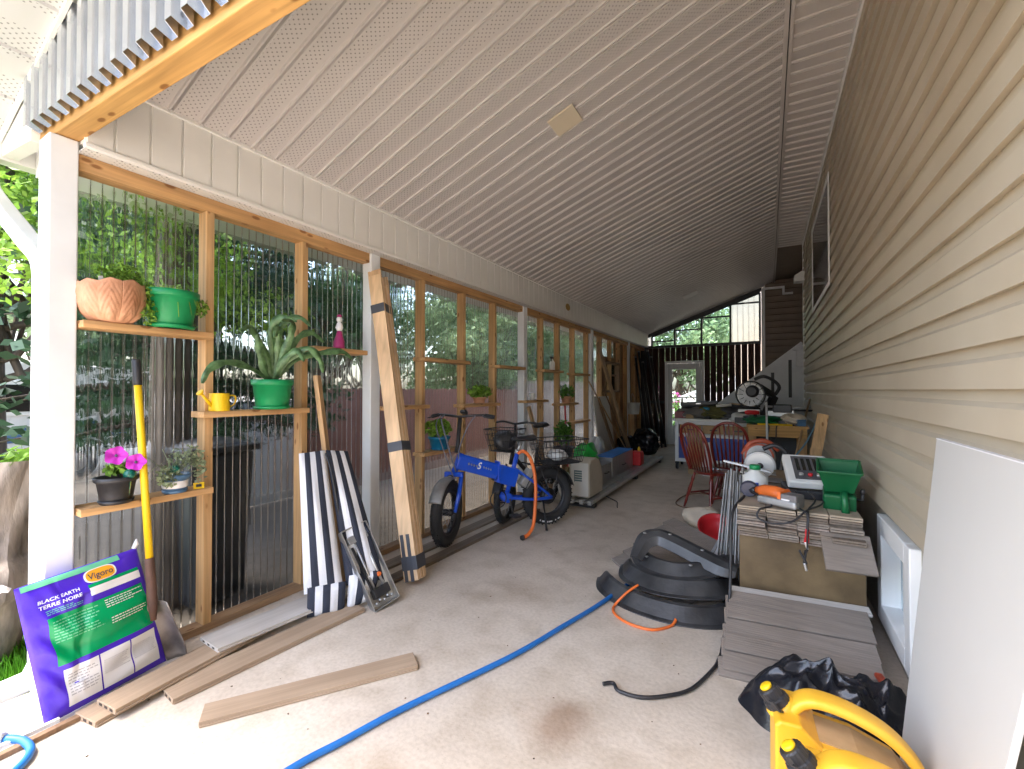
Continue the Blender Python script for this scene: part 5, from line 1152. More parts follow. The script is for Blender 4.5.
b = MB(); b.lathe([(.11,0),(.115,.005),(.135,.24),(.145,.24),(.145,.255),(.13,.255),(.11,.02)], n=24); b.build('body', M['white_plastic'], bkt); b = MB(); b.tube(smooth_pts([(0,-.14,.23),(-.02,-.10,.38),(-.03,0,.46),(-.02,.10,.38),(0,.14,.23)],6),.004,6); b.build('bail', M['steel'], bkt)
bh = thing('utility_post', 'rough pine block carrying the hanging white bucket', 'post', (-2.66, 10.0, 0)); b = MB(); b.box((-.06,-.08,0),(.06,.08,.855)); b.build('block', M['pine_z'], bh)
for i, (y, x1, h) in enumerate(((10.6,-2.72,2.2),(10.8,-2.70,2.35),(11.05,-2.66,2.1),(11.3,-2.60,2.4),(11.45,-2.55,2.25))):
    t = thing('black_pipe', 'black pipe leaning in the dark back left corner', 'pipe', (-2.35+.05*i, y-.25, 0), 0, 'black pipes in the back corner'); b = MB(); b.tube([(-2.38+.06*i,y-.3,0.01),(x1,y,h)], .026, 10); b.build('tube', M['black'], t, w=True)
    b = MB(); p0 = V(-2.38+.06*i,y-.3,.01); p1 = V(x1,y,h); b.tube([p0.lerp(p1,.985), p1+(p1-p0)*.002], .030, 10); b.build('end_cap', M['dull_steel'], t, w=True)
crumple('garbage_bag', 'shiny black garbage bag on the floor in the back left corner', 'garbage bag', (-2.28,9.75,0), (.28,.34,.55), M['soot'], 8, .3)
crumple('garbage_bag', 'second black garbage bag slumped against the farthest white post', 'garbage bag', (-2.58,9.35,0), (.20,.26,.42), M['soot'], 9, .3)
rb = thing('red_broom', 'red handled broom standing between the far studs', 'broom', (-2.74, 6.45, 0)); b = MB(); b.tube([(-2.70,6.40,.2),(-2.79,6.47,1.35)], .014, 8); b.build('stick', M['red'], rb, w=True); b = MB(); b.prism([(-.13,0),(.13,0),(.10,.14),(.03,.20),(-.03,.20),(-.10,.14)], lambda u,v,w_: (-2.70+w_,6.39+u,v), -.025, .025); b.build('brush', M['tan_z'], rb, w=True)
# ------------------------------------------------------------------ crate, deck boards and tools along the house wall
cr = thing('storage_crate', 'dusty brown board fronted crate below the stack of deck boards', 'crate', (.155, 3.6, 0))
b = MB(); b.box((-.152,3.05,.0),(.462,3.066,.525)); b.build('front_panel', M['brown_box'], cr, w=True, bevel=.002)
b = MB(); b.box((-.150,3.067,0),(-.134,4.45,.522)); b.box((.444,3.067,0),(.460,4.45,.522)); b.build('side_panel', M['brown_box'], cr, w=True)
b = MB(); b.box((-.134,3.067,.505),(.444,4.45,.521)); b.build('lid', M['brown_box'], cr, w=True)
g = random.Random(77)
DT = .0235; deck_m = [M['grey_y'], wood('weathered_deck_y', (.31,.27,.23), 'y', dark=.8, knots=False, fine=80), wood('brown_deck_y', (.24,.195,.155), 'y', dark=.8, knots=False, fine=80)]
rows = ['bottom','second','third','fourth','fifth','sixth','seventh']; colsn = ['leftmost','centre left','centre right','rightmost']
proto = {}
for L in range(7):
    for c in range(4):
        y0 = 2.985+g.uniform(-.045,.03)-(.03 if L in (2,) else 0); ln = 1.50+g.uniform(-.05,.05); x = -.158+.1515*c+g.uniform(-.004,.004)+(.012 if L < 2 else 0)
        if L not in proto:
            o = thing('deck_board', 'grey brown deck board end in the tool stack', 'deck board', (x, y0, .5265+L*(DT+.0022)), 0, 'deck boards stacked on the brown crate')
            b = MB(); b.box((0,0,0),(.147,1.5,DT)); b.build('board', M['dusty_top'] if L == 6 else deck_m[L % 3], o, bevel=.0015, seg=1)
            b = MB()
            b.box((.004,-.0006,DT*.42),(.143,.002,DT*.58))
            b.build('end_groove', M['soil'], o); proto[L] = o
        else:
            o = clone(proto[L]); o.location = (x, y0, .5265+L*(DT+.0022)); o.rotation_euler.z = radians(g.uniform(-.35,.35))
        o['label'] = f'{colsn[c]} deck board in the {rows[L]} layer of the stack on the brown crate'
ST_Z = .5265+7*(DT+.0022)
def gplank(label, p, q, w_, t_, up, m, name, group):
    o = thing(name, label, 'deck board', (min(p[0],q[0]), p[1], 0), 0, group); p, q = Vector(p), Vector(q); u = Vector(up).normalized()
    b = MB(); b.bar(p, q, w_, t_, up=u); bo = b.build('board', m, o, w=True, bevel=.002, seg=1)
    d = (q-p).normalized(); s_ = d.cross(u).normalized(); b = MB()
    for k in range(-3,4): b.bar(p+s_*(k*w_*.13)+u*(t_/2), q+s_*(k*w_*.13)+u*(t_/2), .004, .0012, up=u)
    b.build('groove_ridges', m, o, w=True); return o
gx = wood('pack_grey_x', (.26,.222,.19), 'x', dark=.84, knots=False, fine=70)
gplank('short grained offcut board jutting out below the stack on its right', (.255,2.905,.535), (.475,2.93,.535), .21, .02, (0,-.75,.66), gx, 'deck_board', 'deck offcuts by the crate')
# tilted pack of short boards in front of the crate
for lay in range(2):
    for k in range(5):
        v0 = V(-.20,2.40,.006); e = V(.0,.50,.185); o_ = e*((k+.5)/5)+V(0,0,.024*(1-lay)+.008*(k%2)); sh = -.014*lay if k else -.02*lay
        gplank(f'{["front most","second","middle","fourth","rear most"][k]} short grey board of the {["upper","lower"][lay]} layer in the pack before the crate',
               v0+o_+V(sh,-.02*lay,0), v0+o_+V(.655+sh,.075-.02*lay,0), .098, .022, (0,-.42,.91), gx, 'deck_board', 'short boards packed before the brown crate')
b = MB(); b.box((-.18,2.82,0),(.46,2.94,.130)); o = b.build('support_block', M['brown_z'], None, bevel=.003); tag(o, 'wooden block propping up the rear of the short board pack', 'block')
gplank('pale warped board edge lying along the back of the short board pack', (-.19,2.925,.215), (.47,3.00,.215), .07, .016, (0,-.2,1), M['greytop_x'], 'deck_board', 'deck offcuts by the crate')
# slanted sheet of short boards by the black plastic pieces
A0 = V(-1.09,3.51,.006); e1 = V(.34,.70,.22); e2 = V(.60,-.56,-.05)
nn = e2.cross(e1); nn = nn if nn.z > 0 else -nn
for k in range(6):
    p = A0+e1*((k+.5)/6)+V(0,0,.012); gplank(f'{["lowest","second lowest","third","fourth","fifth","highest"][k]} grey board of the slanted row behind the black plastic pieces', p, p+e2, .130, .020, nn, gx, 'deck_board', 'slanted grey boards on the floor')
# black plastic wheel arch pieces
def arch(label, P, sec, up0=(0,0,1), n=8, tilt=None):
    t = thing('fender_flare', label, 'fender flare', (P[len(P)//2][0], P[len(P)//2][1], 0), 0, 'black plastic fender pieces')
    Q = smooth_pts(P, n); L = len(Q)-1; b = MB(); b.sweep(Q, sec, False, True, [.55+.45*min(1, 5*min(i, L-i)/L+.15) for i in range(L+1)], up0); b.build('flare', M['black_dusty'], t, w=True, bevel=.0015, seg=1)
    for i in (range(9, L-8, 12) if sec is not S1 else ()):
        b = MB(); u = Vector(up0).normalized(); b.ball(Q[i]+u*(sec_top(sec)*.96), (.013,.013,.006), 10); b.build('bolt', M['steel'], t, w=True)
    return t
def sec_top(sec): return max(v for u, v in sec)+.001
S1 = [(.062,-.002),(.065,.005),(.034,.012),(.010,.040),(-.024,.082),(-.048,.090),(-.049,.085),(-.027,.077),(.004,.036),(.030,.007)]
S2 = [(.052,-.004),(.056,.002),(.026,.012),(.004,.040),(-.026,.078),(-.050,.080),(-.050,.075),(-.029,.073),(-.001,.036),(.022,.006)]
arch('lowest black plastic fender piece with an orange cord over it', [(-1.06,3.17,.012),(-.97,3.0,.003),(-.75,2.855,.003),(-.47,2.825,.003),(-.25,2.925,.003),(-.17,3.14,.01)], S1)
arch('middle black plastic fender piece nested on the lowest one', [(-.93,3.33,.075),(-.85,3.12,.07),(-.66,2.985,.085),(-.46,2.97,.10),(-.26,3.06,.11),(-.17,3.27,.11)], S1)
arch('third black plastic fender piece below the arched top one', [(-.88,3.40,.17),(-.76,3.18,.155),(-.56,3.07,.165),(-.37,3.11,.19),(-.22,3.27,.215),(-.18,3.42,.21)], S2)
S3 = [(-.05,-.035),(-.035,.02),(.0,.035),(.05,.03),(.095,-.01),(.09,-.02),(.045,.018),(0,.024),(-.028,.012),(-.042,-.038)]
arch('topmost black plastic fender piece arching over the pile', [(-.82,3.12,.225),(-.78,3.24,.33),(-.68,3.30,.355),(-.55,3.27,.335),(-.40,3.22,.30),(-.26,3.17,.27),(-.17,3.16,.25)], S3, (0,-.35,.93))
b = MB(); b.obox((-.42,3.33,.22),(.07,.02,.10),(0,0,20)); o = b.build('white_bracket', M['cream'], None, bevel=.003); o.name = 'bracket'; tag(o, 'small cream bracket standing inside the pile of black plastic', 'bracket')
hose('orange_cord', 'orange cord looping on the floor over the lowest black plastic piece', 'cord', [(-.74,2.93,.12),(-.80,2.86,.08),(-.86,2.80,.010),(-.84,2.72,.009),(-.77,2.655,.009),(-.68,2.625,.009),(-.58,2.635,.009),(-.50,2.73,.009),(-.48,2.78,.03)], .008, M['orange'])
bw = thing('bowl', 'glossy red plastic bowl tipped beside the metal strips', 'bowl', (-.40, 4.42, .06), 0, rot=(radians(28), radians(6), 0))
b = MB(); b.lathe([(.06,0),(.11,.02),(.15,.08),(.165,.12),(.170,.12),(.172,.128),(.158,.126),(.14,.08),(.10,.028),(.001,.014)], n=30); b.build('bowl', M['red'], bw)
crumple('cloth_bag', 'cream crumpled bag beside the red bowl on the floor', 'bag', (-.55,4.86,.0), (.20,.16,.20), M['cream'], 14, .35, kid='cloth')
crumple('rag', 'blue rag lying at the foot of the red chairs', 'rag', (-.40,5.02,.0), (.13,.12,.08), M['slate_blue'], 15, .4, kid='cloth')
# metal strips leaning on the crate
g = random.Random(5)
for i in range(9):
    x = -.29+.017*i; lab = ['nearest','second','third','fourth','fifth','sixth','seventh','eighth','last'][i]
    t = thing('metal_strip', f'{lab} grey metal strip from the left in the bundle beside the crate', 'metal strip', (x, 3.4, 0), 0, 'metal strips leaning beside the crate')
    p = V(x-.03+.004*i, 3.22+.05*(i%3), .005); q = V(-.255+.0125*i, 3.50+.06*(i%3), .80+g.uniform(-.05,.04)); b = MB(); b.bar(p, q, .020, .008, up=(1,-.5,0)); b.build('strip', M['dull_steel'], t, w=True, bevel=.001, seg=1)
for i in range(4):
    t = thing('metal_strip', f'{["leftmost","second","third","rightmost"][i]} pale strip slanting from the red bowl to the crate', 'metal strip', (-.35, 3.3, 0), 0, 'slanting strips by the red bowl')
    p = V(-.375+.03*i, 3.33+.02*i, .20); q = V(-.20+.008*i, 3.62, .52-.01*i); b = MB(); b.bar(p, q, .018, .007, up=(.2,-1,.4)); b.build('strip', M['alu'] if i % 2 else M['dull_steel'], t, w=True)
hose('extension_cord', 'black cord hanging beside the crate and trailing over the floor', 'cord', [(-.13,3.2,.72),(-.185,2.96,.66),(-.19,2.90,.45),(-.195,2.84,.20),(-.215,2.62,.03),(-.225,2.50,.012),(-.25,2.38,.011),(-.315,2.20,.011),(-.40,2.10,.011),(-.50,2.03,.011),(-.60,2.02,.011),(-.64,2.06,.011),(-.68,2.03,.011)], .0085, M['black'])
# ------------------------------------------------------------------ tools on the stack (z = top of boards)
zt = ST_Z
cs = thing('circular_saw', 'grey circular saw with round blade guard on the deck board stack', 'saw', (-.05, 3.86, zt))
b = MB(); pr_ = [(.125*cos(2*pi*i/40), .125*sin(2*pi*i/40)) for i in range(40)]
up_ = [(.128*cos(pi*i/24), .128*sin(pi*i/24)) for i in range(25)]+[(-.128,-.03),(.128,-.03)]
b.prism([(u*.84,v*.84) for u,v in up_], lambda u,v,w_: (u,w_,.12+v), -.02, .02); b.build('blade_guard', mat('grey_guard', (.36,.36,.36), .35, metal=.5), cs, bevel=.005)
b = MB(); b.prism([(p[0]*.74,p[1]*.74) for p in pr_], lambda u,v,w_: (u,w_,.12+v), -.028, -.024); bl_ = b.build('blade', M['steel'], cs)
b = MB(); b.lathe([(.022,0),(.022,.012),(.010,.016)], (0,-.028,.12), 14, RY90); b.build('arbor_nut', M['dark_metal'], bl_)
b = MB(); b.box((-.15,-.075,.012),(.15,.10,.018)); b.build('base_plate', M['dull_steel'], cs, bevel=.002)
b = MB(); b.lathe([(.05,.02),(.055,.05),(.05,.16),(.03,.17)], (.02,0,.14), 18, Matrix.Rotation(radians(-90),3,'X')); b.build('motor', M['black'], cs)
b = MB(); b.tube(smooth_pts([(.02,.05,.24),(.10,.05,.27),(.17,.05,.22),(.16,.05,.13)],6), .018, 10); b.build('handle', M['black'], cs)
s2_ = thing('circular_saw', 'second saw with orange band lying behind the grey circular saw', 'saw', (-.06, 4.22, zt))
b = MB(); b.lathe([(.10,-.03),(.12,-.02),(.12,.02),(.10,.03)], (0,0,.14), 28, RY90); b.build('blade_guard', M['dull_steel'], s2_)
b = MB(); b.torus((0,-.02,.14), .10, .012, RY90, 28, 6); b.tube(smooth_pts([(-.12,0,.15),(-.06,-.02,.25),(.05,-.02,.27),(.14,0,.20)],5), .02, 8); b.build('handle', mat('faded_orange_red', (.38,.07,.03), .5, var=.3), s2_)
b = MB(); b.box((-.14,-.06,0),(.12,.07,.012)); b.build('base_plate', M['steel'], s2_)
pw = thing('paint_stick', 'white wooden stick poking out left over the chair', 'stick', (-.2, 3.8, zt+.11)); b = MB(); b.bar((-.29,3.72,zt+.155),(.02,3.70,zt+.10),.03,.012); b.build('stick', M['white_paint'], pw, w=True, bevel=.002)
jg = thing('jug', 'white plastic jug with green cap and blue label beside the saw', 'jug', (-.075, 3.47, zt))
b = MB(); b.lathe([(.07,0),(.078,.01),(.078,.10),(.03,.14),(.026,.15)], n=20); b.build('body', M['white_plastic'], jg); b = MB(); b.lathe([(.034,.148),(.034,.175),(.025,.18)], n=18); b.build('cap', M['green_pot'], jg); b = MB(); b.grid(lambda u,v: V(.0795*cos(4.0+1.0*u), .0795*sin(4.0+1.0*u), .035+.035*v), 8, 2); b.build('label', M['blue_panel'], jg)
rl = thing('cord_reel', 'dark round tool with coiled black cord at the front left of the stack', 'tool', (-.105, 3.27, zt)); b = MB(); b.torus((0,0,.05),.035,.018,RY90,22,8); b.lathe([(.045,-.03),(.05,0),(.045,.03)],(0,0,.05),16,RY90); b.build('reel', mat('dusky_plastic', (.05,.05,.08), .4), rl)
og = thing('reciprocating_saw', 'orange and grey power tool lying at the front of the stack', 'power tool', (.06, 3.14, zt), radians(-38))
b = MB(); b.sweep([(-.15,0,.05),(-.10,0,.055),(-.02,0,.06),(.06,0,.055)], [(.040*cos(2*pi*i/14), .045*sin(2*pi*i/14)) for i in range(14)], True, True, [.6,.95,1.0,.85]); b.build('body', M['orange'], og)
b = MB(); b.sweep([(-.21,0,.042),(-.15,0,.048)], [(.03*cos(2*pi*i/12), .03*sin(2*pi*i/12)) for i in range(12)], True, True, [.6,1.0]); b.build('nose', M['dark_metal'], og)
b = MB(); b.obox((.045,-.075,.030),(.23,.05,.046),(0,0,8)); b.build('handle', M['dull_steel'], og, bevel=.014)
b = MB(); b.obox((.105,-.03,.047),(.09,.10,.08),(0,0,10)); b.build('battery', mat('grey_battery_pack', (.16,.15,.15), .45), og, bevel=.010)
b = MB(); b.obox((.05,-.03,.052),(.022,.115,.09),(0,0,10)); b.build('band', M['orange'], og, bevel=.006)
b = MB(); b.obox((.10,-.082,.042),(.045,.003,.035),(0,0,10)); b.build('sticker', M['bag_white'], og)
ch = thing('battery_charger', 'white battery charger with slanted dark control panel', 'battery charger', (.215, 3.52, zt), radians(6))
b = MB(); b.box((-.12,-.17,0),(.13,.14,.055)); b.build('base', M['black'], ch, bevel=.008)
M3 = Matrix.Rotation(radians(28), 3, 'X'); f_ = lambda u,v,w_: V(0,-.15,.062)+M3@V(u,v,w_)
b = MB(); b.prism([(-.12,0),(.13,0),(.13,.30),(-.12,.30)], f_, 0, .055); b.build('case', M['white_plastic'], ch, bevel=.010)
b = MB(); b.prism([(-.075,.03),(.085,.03),(.085,.275),(-.075,.275)], f_, .0545, .0575); pn = b.build('control_panel', mat('dark_grey_panel', (.09,.09,.095), .4), ch)
b = MB()
for i in range(4): b.prism([(-.055+.033*i,.12),(-.035+.033*i,.12),(-.035+.033*i,.25),(-.055+.033*i,.25)], f_, .0572, .0585)
b.build('meter_window', M['dark_glass'], pn)
for i, x in enumerate((-.04,.01,.055)):
    b = MB(); c = f_(x,.07,.058); b.lathe([(.013,0),(.013,.012),(.009,.014)], c, 12, M3); b.build('knob', M['red'] if i == 1 else M['alu'], pn)
b = MB(); b.obox((.15,.02,.06),(.05,.16,.10),(0,0,8)); o = b.build('battery_box', M['blue_pot'], None, bevel=.006); o.location = (.205,3.56,zt+.002); tag(o, 'small blue box wedged between the charger and the green spreader', 'box')
for nm, P, tip, m_, lab in (('jumper_cable',[(.16,3.36,zt+.05),(.10,3.10,zt+.03),(.16,3.02,zt+.012),(.19,2.965,zt-.005),(.187,2.955,.62)],(.186,2.95,.60),M['red'],'red handled battery clamp hanging over the front of the stack'),
      ('jumper_cable',[(.22,3.35,zt+.05),(.24,3.12,zt+.05),(.20,3.02,zt+.015),(.195,2.955,zt-.01),(.190,2.94,.62),(.186,2.94,.50)],(.180,2.94,.485),M['black'],'black battery clamp hanging lower on the brown crate front')):
    t = thing(nm, lab, 'battery clamp', tip); b = MB(); b.tube(smooth_pts(P, 6), .005, 8); b.build('cable', M['black'], t, w=True)
    c = V(*tip)
    b = MB(); b.bar(c+V(0,0,.025), c+V(-.008,-.004,-.05), .013, .011); b.bar(c+V(-.03 if m_ is M['black'] else 0.006,0,.022), c+V(.004,-.004,-.05), .013, .011); b.build('grip', m_, t, w=True, bevel=.003)
    b = MB(); b.bar(c+V(-.006,-.004,-.045), c+V(.004,-.006,-.085), .017, .012); b.build('jaw', M['steel'], t, w=True, bevel=.003)
hose('extension_cord', 'black cord curling over the front edge of the deck board stack', 'cord', [(-.10,3.24,zt+.05),(-.03,3.12,zt+.03),(.02,3.04,zt+.008),(-.04,2.97,zt-.005),(-.05,2.945,.655),(.03,2.94,.635),(.12,2.945,.66),(.19,3.0,zt+.01),(.27,3.12,zt+.03),(.30,3.3,zt+.05)], .0055, M['black'])
sp_ = thing('hand_spreader', 'green plastic hand spreader with open hopper and stub handle', 'spreader', (.365, 3.24, zt), rot=(radians(14), 0, radians(-4)))
def hop(b, x0, y0, x1, y1, z0, X0, Y0, X1, Y1, z1):
    vs = [(x0,y0,z0),(x1,y0,z0),(x1,y1,z0),(x0,y1,z0),(X0,Y0,z1),(X1,Y0,z1),(X1,Y1,z1),(X0,Y1,z1)]
    return b.add(vs, [(0,1,5,4),(1,2,6,5),(2,3,7,6),(3,0,4,7),(0,3,2,1)])
b = MB(); hop(b, -.065,-.055,.065,.055,.12,-.100,-.095,.095,.085,.255); b.build('hopper', M['green_tool'], sp_, solid=.005, bevel=.004)
b = MB(); q = [(-.104,-.10,.255),(.099,-.10,.255),(.099,.09,.26),(-.104,.09,.26)]
for i in range(4): b.bar(q[i], q[(i+1)%4], .012, .014)
b.build('rim', M['green_tool'], sp_, bevel=.003)
b = MB(); b.box((-.078,-.075,.0),(.078,.07,.105)); b.build('lower_case', M['green_tool'], sp_, bevel=.012, seg=3)
b = MB(); b.tube([(.02,-.075,.13),(.022,-.105,.09),(.026,-.125,.015)], [.018,.018,.021], 12); b.build('handle', M['green_tool'], sp_)
b = MB(); b.tube([(.078,.0,.06),(.11,.0,.06),(.11,.0,.10)], .008, 8); b.ball((.11,0,.11),(.013,.013,.02),10); b.build('crank', M['black'], sp_)
# ------------------------------------------------------------------ red windsor chairs
def chair(name, label, x, y, rz, group):
    t = thing(name, label, 'chair', (x, y, 0), rz, group)      # local: faces +x
    b = MB(); n = 28
    def seat(u, v):
        a = 2*pi*v; r = u; x_ = .215*r*cos(a)*(1.0 if cos(a) > 0 else .92); y_ = .215*r*sin(a); return V(x_, y_, .455-.016*(1-(r*1.1)**2 if r < .9 else 0))
    b.grid(seat, 8, n); b.grid(lambda u,v: V((.215-.02*u)*cos(2*pi*v)*(1.0 if cos(2*pi*v) > 0 else .92), (.215-.02*u)*sin(2*pi*v), .455-.035*u), 3, n)
    b.add([V(.195*cos(2*pi*i/n)*(1 if cos(2*pi*i/n) > 0 else .92), .195*sin(2*pi*i/n), .42) for i in range(n)], [list(range(n))[::-1]]); b.build('seat', M['cherry'], t)
    for sx, sy in ((1,1),(1,-1),(-1,1),(-1,-1)):
        p, q = V(sx*.13,sy*.125,.43), V(sx*(.19 if sx > 0 else .225),sy*.205,0); b = MB()
        b.tube([p, p.lerp(q,.12), p.lerp(q,.2), p.lerp(q,.28), p.lerp(q,.5), p.lerp(q,.66), p.lerp(q,.72), p.lerp(q,.78), q], [.013,.016,.021,.015,.022,.018,.013,.018,.012], 10); b.build('leg', M['cherry'], t)
    for sy in (1,-1): b = MB(); b.tube([(.168,sy*.178,.17),(-.02,sy*.18,.17),(-.195,sy*.182,.17)], [.009,.014,.009], 8); b.build('stretcher', M['cherry'], t)
    b = MB(); b.tube([(-.02,-.18,.17),(-.02,0,.17),(-.02,.18,.17)], [.009,.014,.009], 8); b.build('stretcher', M['cherry'], t)
    hoop = [V(-.165-.16*((z-.455)/.55), y_, z) for y_, z in ((-.165,.455),(-.195,.62),(-.200,.78),(-.165,.92),(-.085,.99),(0,1.01),(.085,.99),(.165,.92),(.200,.78),(.195,.62),(.165,.455))]
    b = MB(); b.tube(smooth_pts(hoop, 5), .017, 10); b.build('back_hoop', M['cherry'], t)
    for i in range(7):
        y_ = (-.135+.045*i)*1.15; zt_ = 1.005-.13*(abs(y_)/.155)**2.4; y0 = y_*.80; p, q = V(-.17,y0,.455), V(-.165-.16*((zt_-.455)/.55),y_,zt_)
        b = MB(); b.tube([p, p.lerp(q,.3), p.lerp(q,.55), q], [.008,.012,.010,.007], 8); b.build('spindle', M['cherry'], t)
    return t
chair('windsor_chair', 'cherry red hoop backed wooden chair nearer the open floor', -.57, 5.68, radians(50), 'red hoop backed chairs')
chair('windsor_chair', 'cherry red hoop backed wooden chair nearer the pine workbench', -.37, 6.12, radians(85), 'red hoop backed chairs')
# ------------------------------------------------------------------ cart, workbench, saw and heaped things at the back
ca = thing('rolling_cart', 'white framed rolling cart with blue front panel behind the red chairs', 'cart', (-.80, 8.5, 0))
b = MB()
for x in (-1.42,-.22):
    for y in (8.22,8.74): b.box((x,y,.14),(x+.06,y+.06,.86))
b.box((-1.36,8.225,.14),(-.22,8.275,.20)); b.box((-1.36,8.225,.80),(-.22,8.275,.86)); b.box((-1.36,8.225,.58),(-.22,8.275,.63)); b.build('frame', M['white_paint'], ca, w=True, bevel=.004)
b = MB(); b.box((-1.36,8.245,.20),(-.22,8.26,.58)); b.box((-1.415,8.285,.20),(-1.40,8.74,.80)); b.build('blue_panel', M['blue_panel'], ca, w=True)
for i, (a, c) in enumerate(((-1.34,-.99),(-.97,-.62),(-.60,-.24))):
    b = MB(); b.box((a,8.232,.645),(c,8.262,.79)); d_ = b.build('drawer', mat('amber_drawer', (.36,.20,.05), .5) if i == 0 else M['cardboard'], ca, w=True, bevel=.004); b = MB(); b.box(((a+c)/2-.06,8.215,.70),((a+c)/2+.06,8.232,.72)); b.build('handle', M['dark_metal'], d_, w=True)
b = MB(); b.box((-1.46,8.18,.861),(-.16,8.84,.90)); b.build('top', M['white_plastic'], ca, w=True, bevel=.004)
for x in (-1.39,-.25):
    for y in (8.25,8.77):
        b = MB(); b.lathe([(.055,-.018),(.06,0),(.055,.018)], (x,y,.06), 16, Matrix.Rotation(radians(90),3,'Y')); b.box((x-.03,y-.02,.10),(x+.03,y+.02,.14)); b.build('caster', M['black'], ca, w=True)
lean('tan cardboard sheet leaning on the front of the rolling cart', (-1.02,7.86,0), (-1.08,8.19,.66), .26, .012, M['cardboard'], 'cardboard_sheet', (0,-1,.4), 'sheets leaning on the cart')
lean('white and blue printed sheet leaning beside the tan cardboard', (-.84,7.80,0), (-.90,8.19,.50), .16, .010, M['bag_white'], 'cardboard_sheet', (0,-1,.4), 'sheets leaning on the cart')
wb = thing('workbench', 'pale pine workbench against the house wall at the back', 'workbench', (.11, 7.55, 0))
b = MB(); b.box((-.26,7.18,.865),(.49,7.95,.90)); b.build('top', M['pine_x'], wb, w=True, bevel=.003)
b = MB(); b.box((-.24,7.20,.74),(.47,7.235,.864)); b.box((-.24,7.90,.74),(.47,7.935,.864)); b.build('apron', M['pine_x'], wb, w=True, bevel=.003)
for x in (-.24,.38):
    for y in (7.24,7.81): b = MB(); b.box((x,y,0),(x+.09,y+.088,.864)); b.build('leg', M['pine_z'], wb, w=True, bevel=.003)
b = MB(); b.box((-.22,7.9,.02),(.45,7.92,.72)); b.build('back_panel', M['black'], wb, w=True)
ms = thing('miter_saw', 'black and white miter saw with round guard standing on the workbench', 'miter saw', (-.08, 7.58, .90), radians(-12)); ms.scale = (1.2,1.2,1.2)
b = MB(); b.box((-.28,-.10,0),(.34,.12,.07)); b.lathe([(.20,.07),(.20,.09),(.15,.10)], n=26); b.build('base', M['dark_metal'], ms, bevel=.006)
b = MB(); b.box((-.28,.06,.09),(-.03,.085,.17)); b.box((.06,.06,.09),(.34,.085,.17)); b.build('fence', M['alu'], ms, bevel=.004)
b = MB(); b.bar((.02,.10,.08),(.10,.22,.34),.07,.09); b.bar((.10,.22,.34),(-.02,-.02,.46),.06,.07); b.build('arm', M['black'], ms, bevel=.008)
b = MB(); gd = [(.15*cos(radians(a)), .15*sin(radians(a))) for a in range(-20, 215, 9)]+[(-.10,-.10),(.05,-.06)]
b.prism(gd, lambda u,v,w_: (-.10+u, -.06+w_, .36+v), -.03, .025); b.build('blade_guard', M['white_plastic'], ms, bevel=.006)
b = MB(); b.lathe([(.135,-.002),(.135,.002)], (-.10,-.095,.35), 40, RY90); b.build('blade', M['dull_steel'], ms)
b = MB(); b.torus((-.10,-.075,.36), .165, .009, RY90, 34, 6)
for i in range(12): b.tube([V(-.10+.08*cos(i*.52),-.097,.36+.08*sin(i*.52)), V(-.10+.16*cos(i*.52),-.09,.36+.16*sin(i*.52))], .005, 5)
b.build('guard_ring', M['black'], ms)
b = MB(); b.lathe([(.06,-.10),(.075,-.08),(.075,.02),(.05,.05)], (-.07,-.10,.40), 20, RY90); b.build('motor', M['black'], ms)
b = MB(); b.tube(smooth_pts([(-.06,-.04,.55),(.04,-.04,.585),(.14,.02,.53),(.19,.05,.45),(.14,.08,.36)],5), .020, 8); b.build('handle', M['black'], ms)
for z in (.17,.21): b = MB(); b.tube([(.05,.05,z),(.62,.16,z)], .013, 8); b.build('slide_rail', M['alu'] if z > .2 else M['dark_metal'], ms)
b = MB(); b.obox((.22,.06,.19),(.20,.09,.10),(0,0,8)); b.build('slide_head', M['black'], ms, bevel=.012)
ws = [('white_pole','straight white pole leaning on the front of the workbench',(.01,6.62,0),(-.01,7.165,1.24),.014,M['white_paint'],'pole'),('wooden_stick','long tan wooden stick leaning between workbench and house wall',(.16,6.25,0),(.54,7.7,1.28),.014,M['tan_z'],'stick'),('metal_bar','short grey bar leaning behind the battery charger',(.02,5.3,.0),(.17,6.0,.72),.012,M['dull_steel'],'bar')]
for nm, lab, p, q, r, m_, cat in ws:
    t = thing(nm, lab, cat, (p[0],p[1],0)); b = MB(); b.tube([p, q], r, 10); b.build('shaft', m_, t, w=True); p_, q_ = Vector(p), Vector(q); b = MB(); b.tube([p_.lerp(q_,.985), q_+(q_-p_)*.004], r*1.15, 10); b.build('end_cap', M['dull_steel'], t, w=True)
lean('orange pine board leaning on the siding behind the green spreader', (.30,5.35,0), (.50,5.55,1.15), .10, .035, M['pine_z'], 'leaning_board', (0,-1,.1), 'pine boards leaning on the house')
lean('shorter pine board leaning in front of the orange one', (.30,4.95,0), (.40,5.10,.84), .09, .03, M['pine_z'], 'leaning_board', (0,-1,.1), 'pine boards leaning on the house')
ot = thing('wall_outlet', 'white weatherproof outlet box on the siding with a plug in it', 'outlet', (.555, 6.35, 1.02)); b = MB(); b.box((-.03,-.05,-.075),(.0,.05,.075)); b.build('cover', M['white_plastic'], ot, bevel=.006); b = MB(); b.box((-.065,-.025,-.035),(-.03,.025,.02)); b.build('plug', M['dull_steel'], ot, bevel=.004)
hose('extension_cord', 'blue grey extension cord running from the wall outlet down to the floor', 'cord', [(.495,6.35,1.0),(.46,6.33,.90),(.38,6.25,.75),(.28,6.2,.60),(.22,6.1,.40),(.20,5.9,.10),(.15,5.6,.012),(.05,5.3,.012)], .010, mat('blue_grey_cord', (.10,.20,.26), .5))
zc = .90
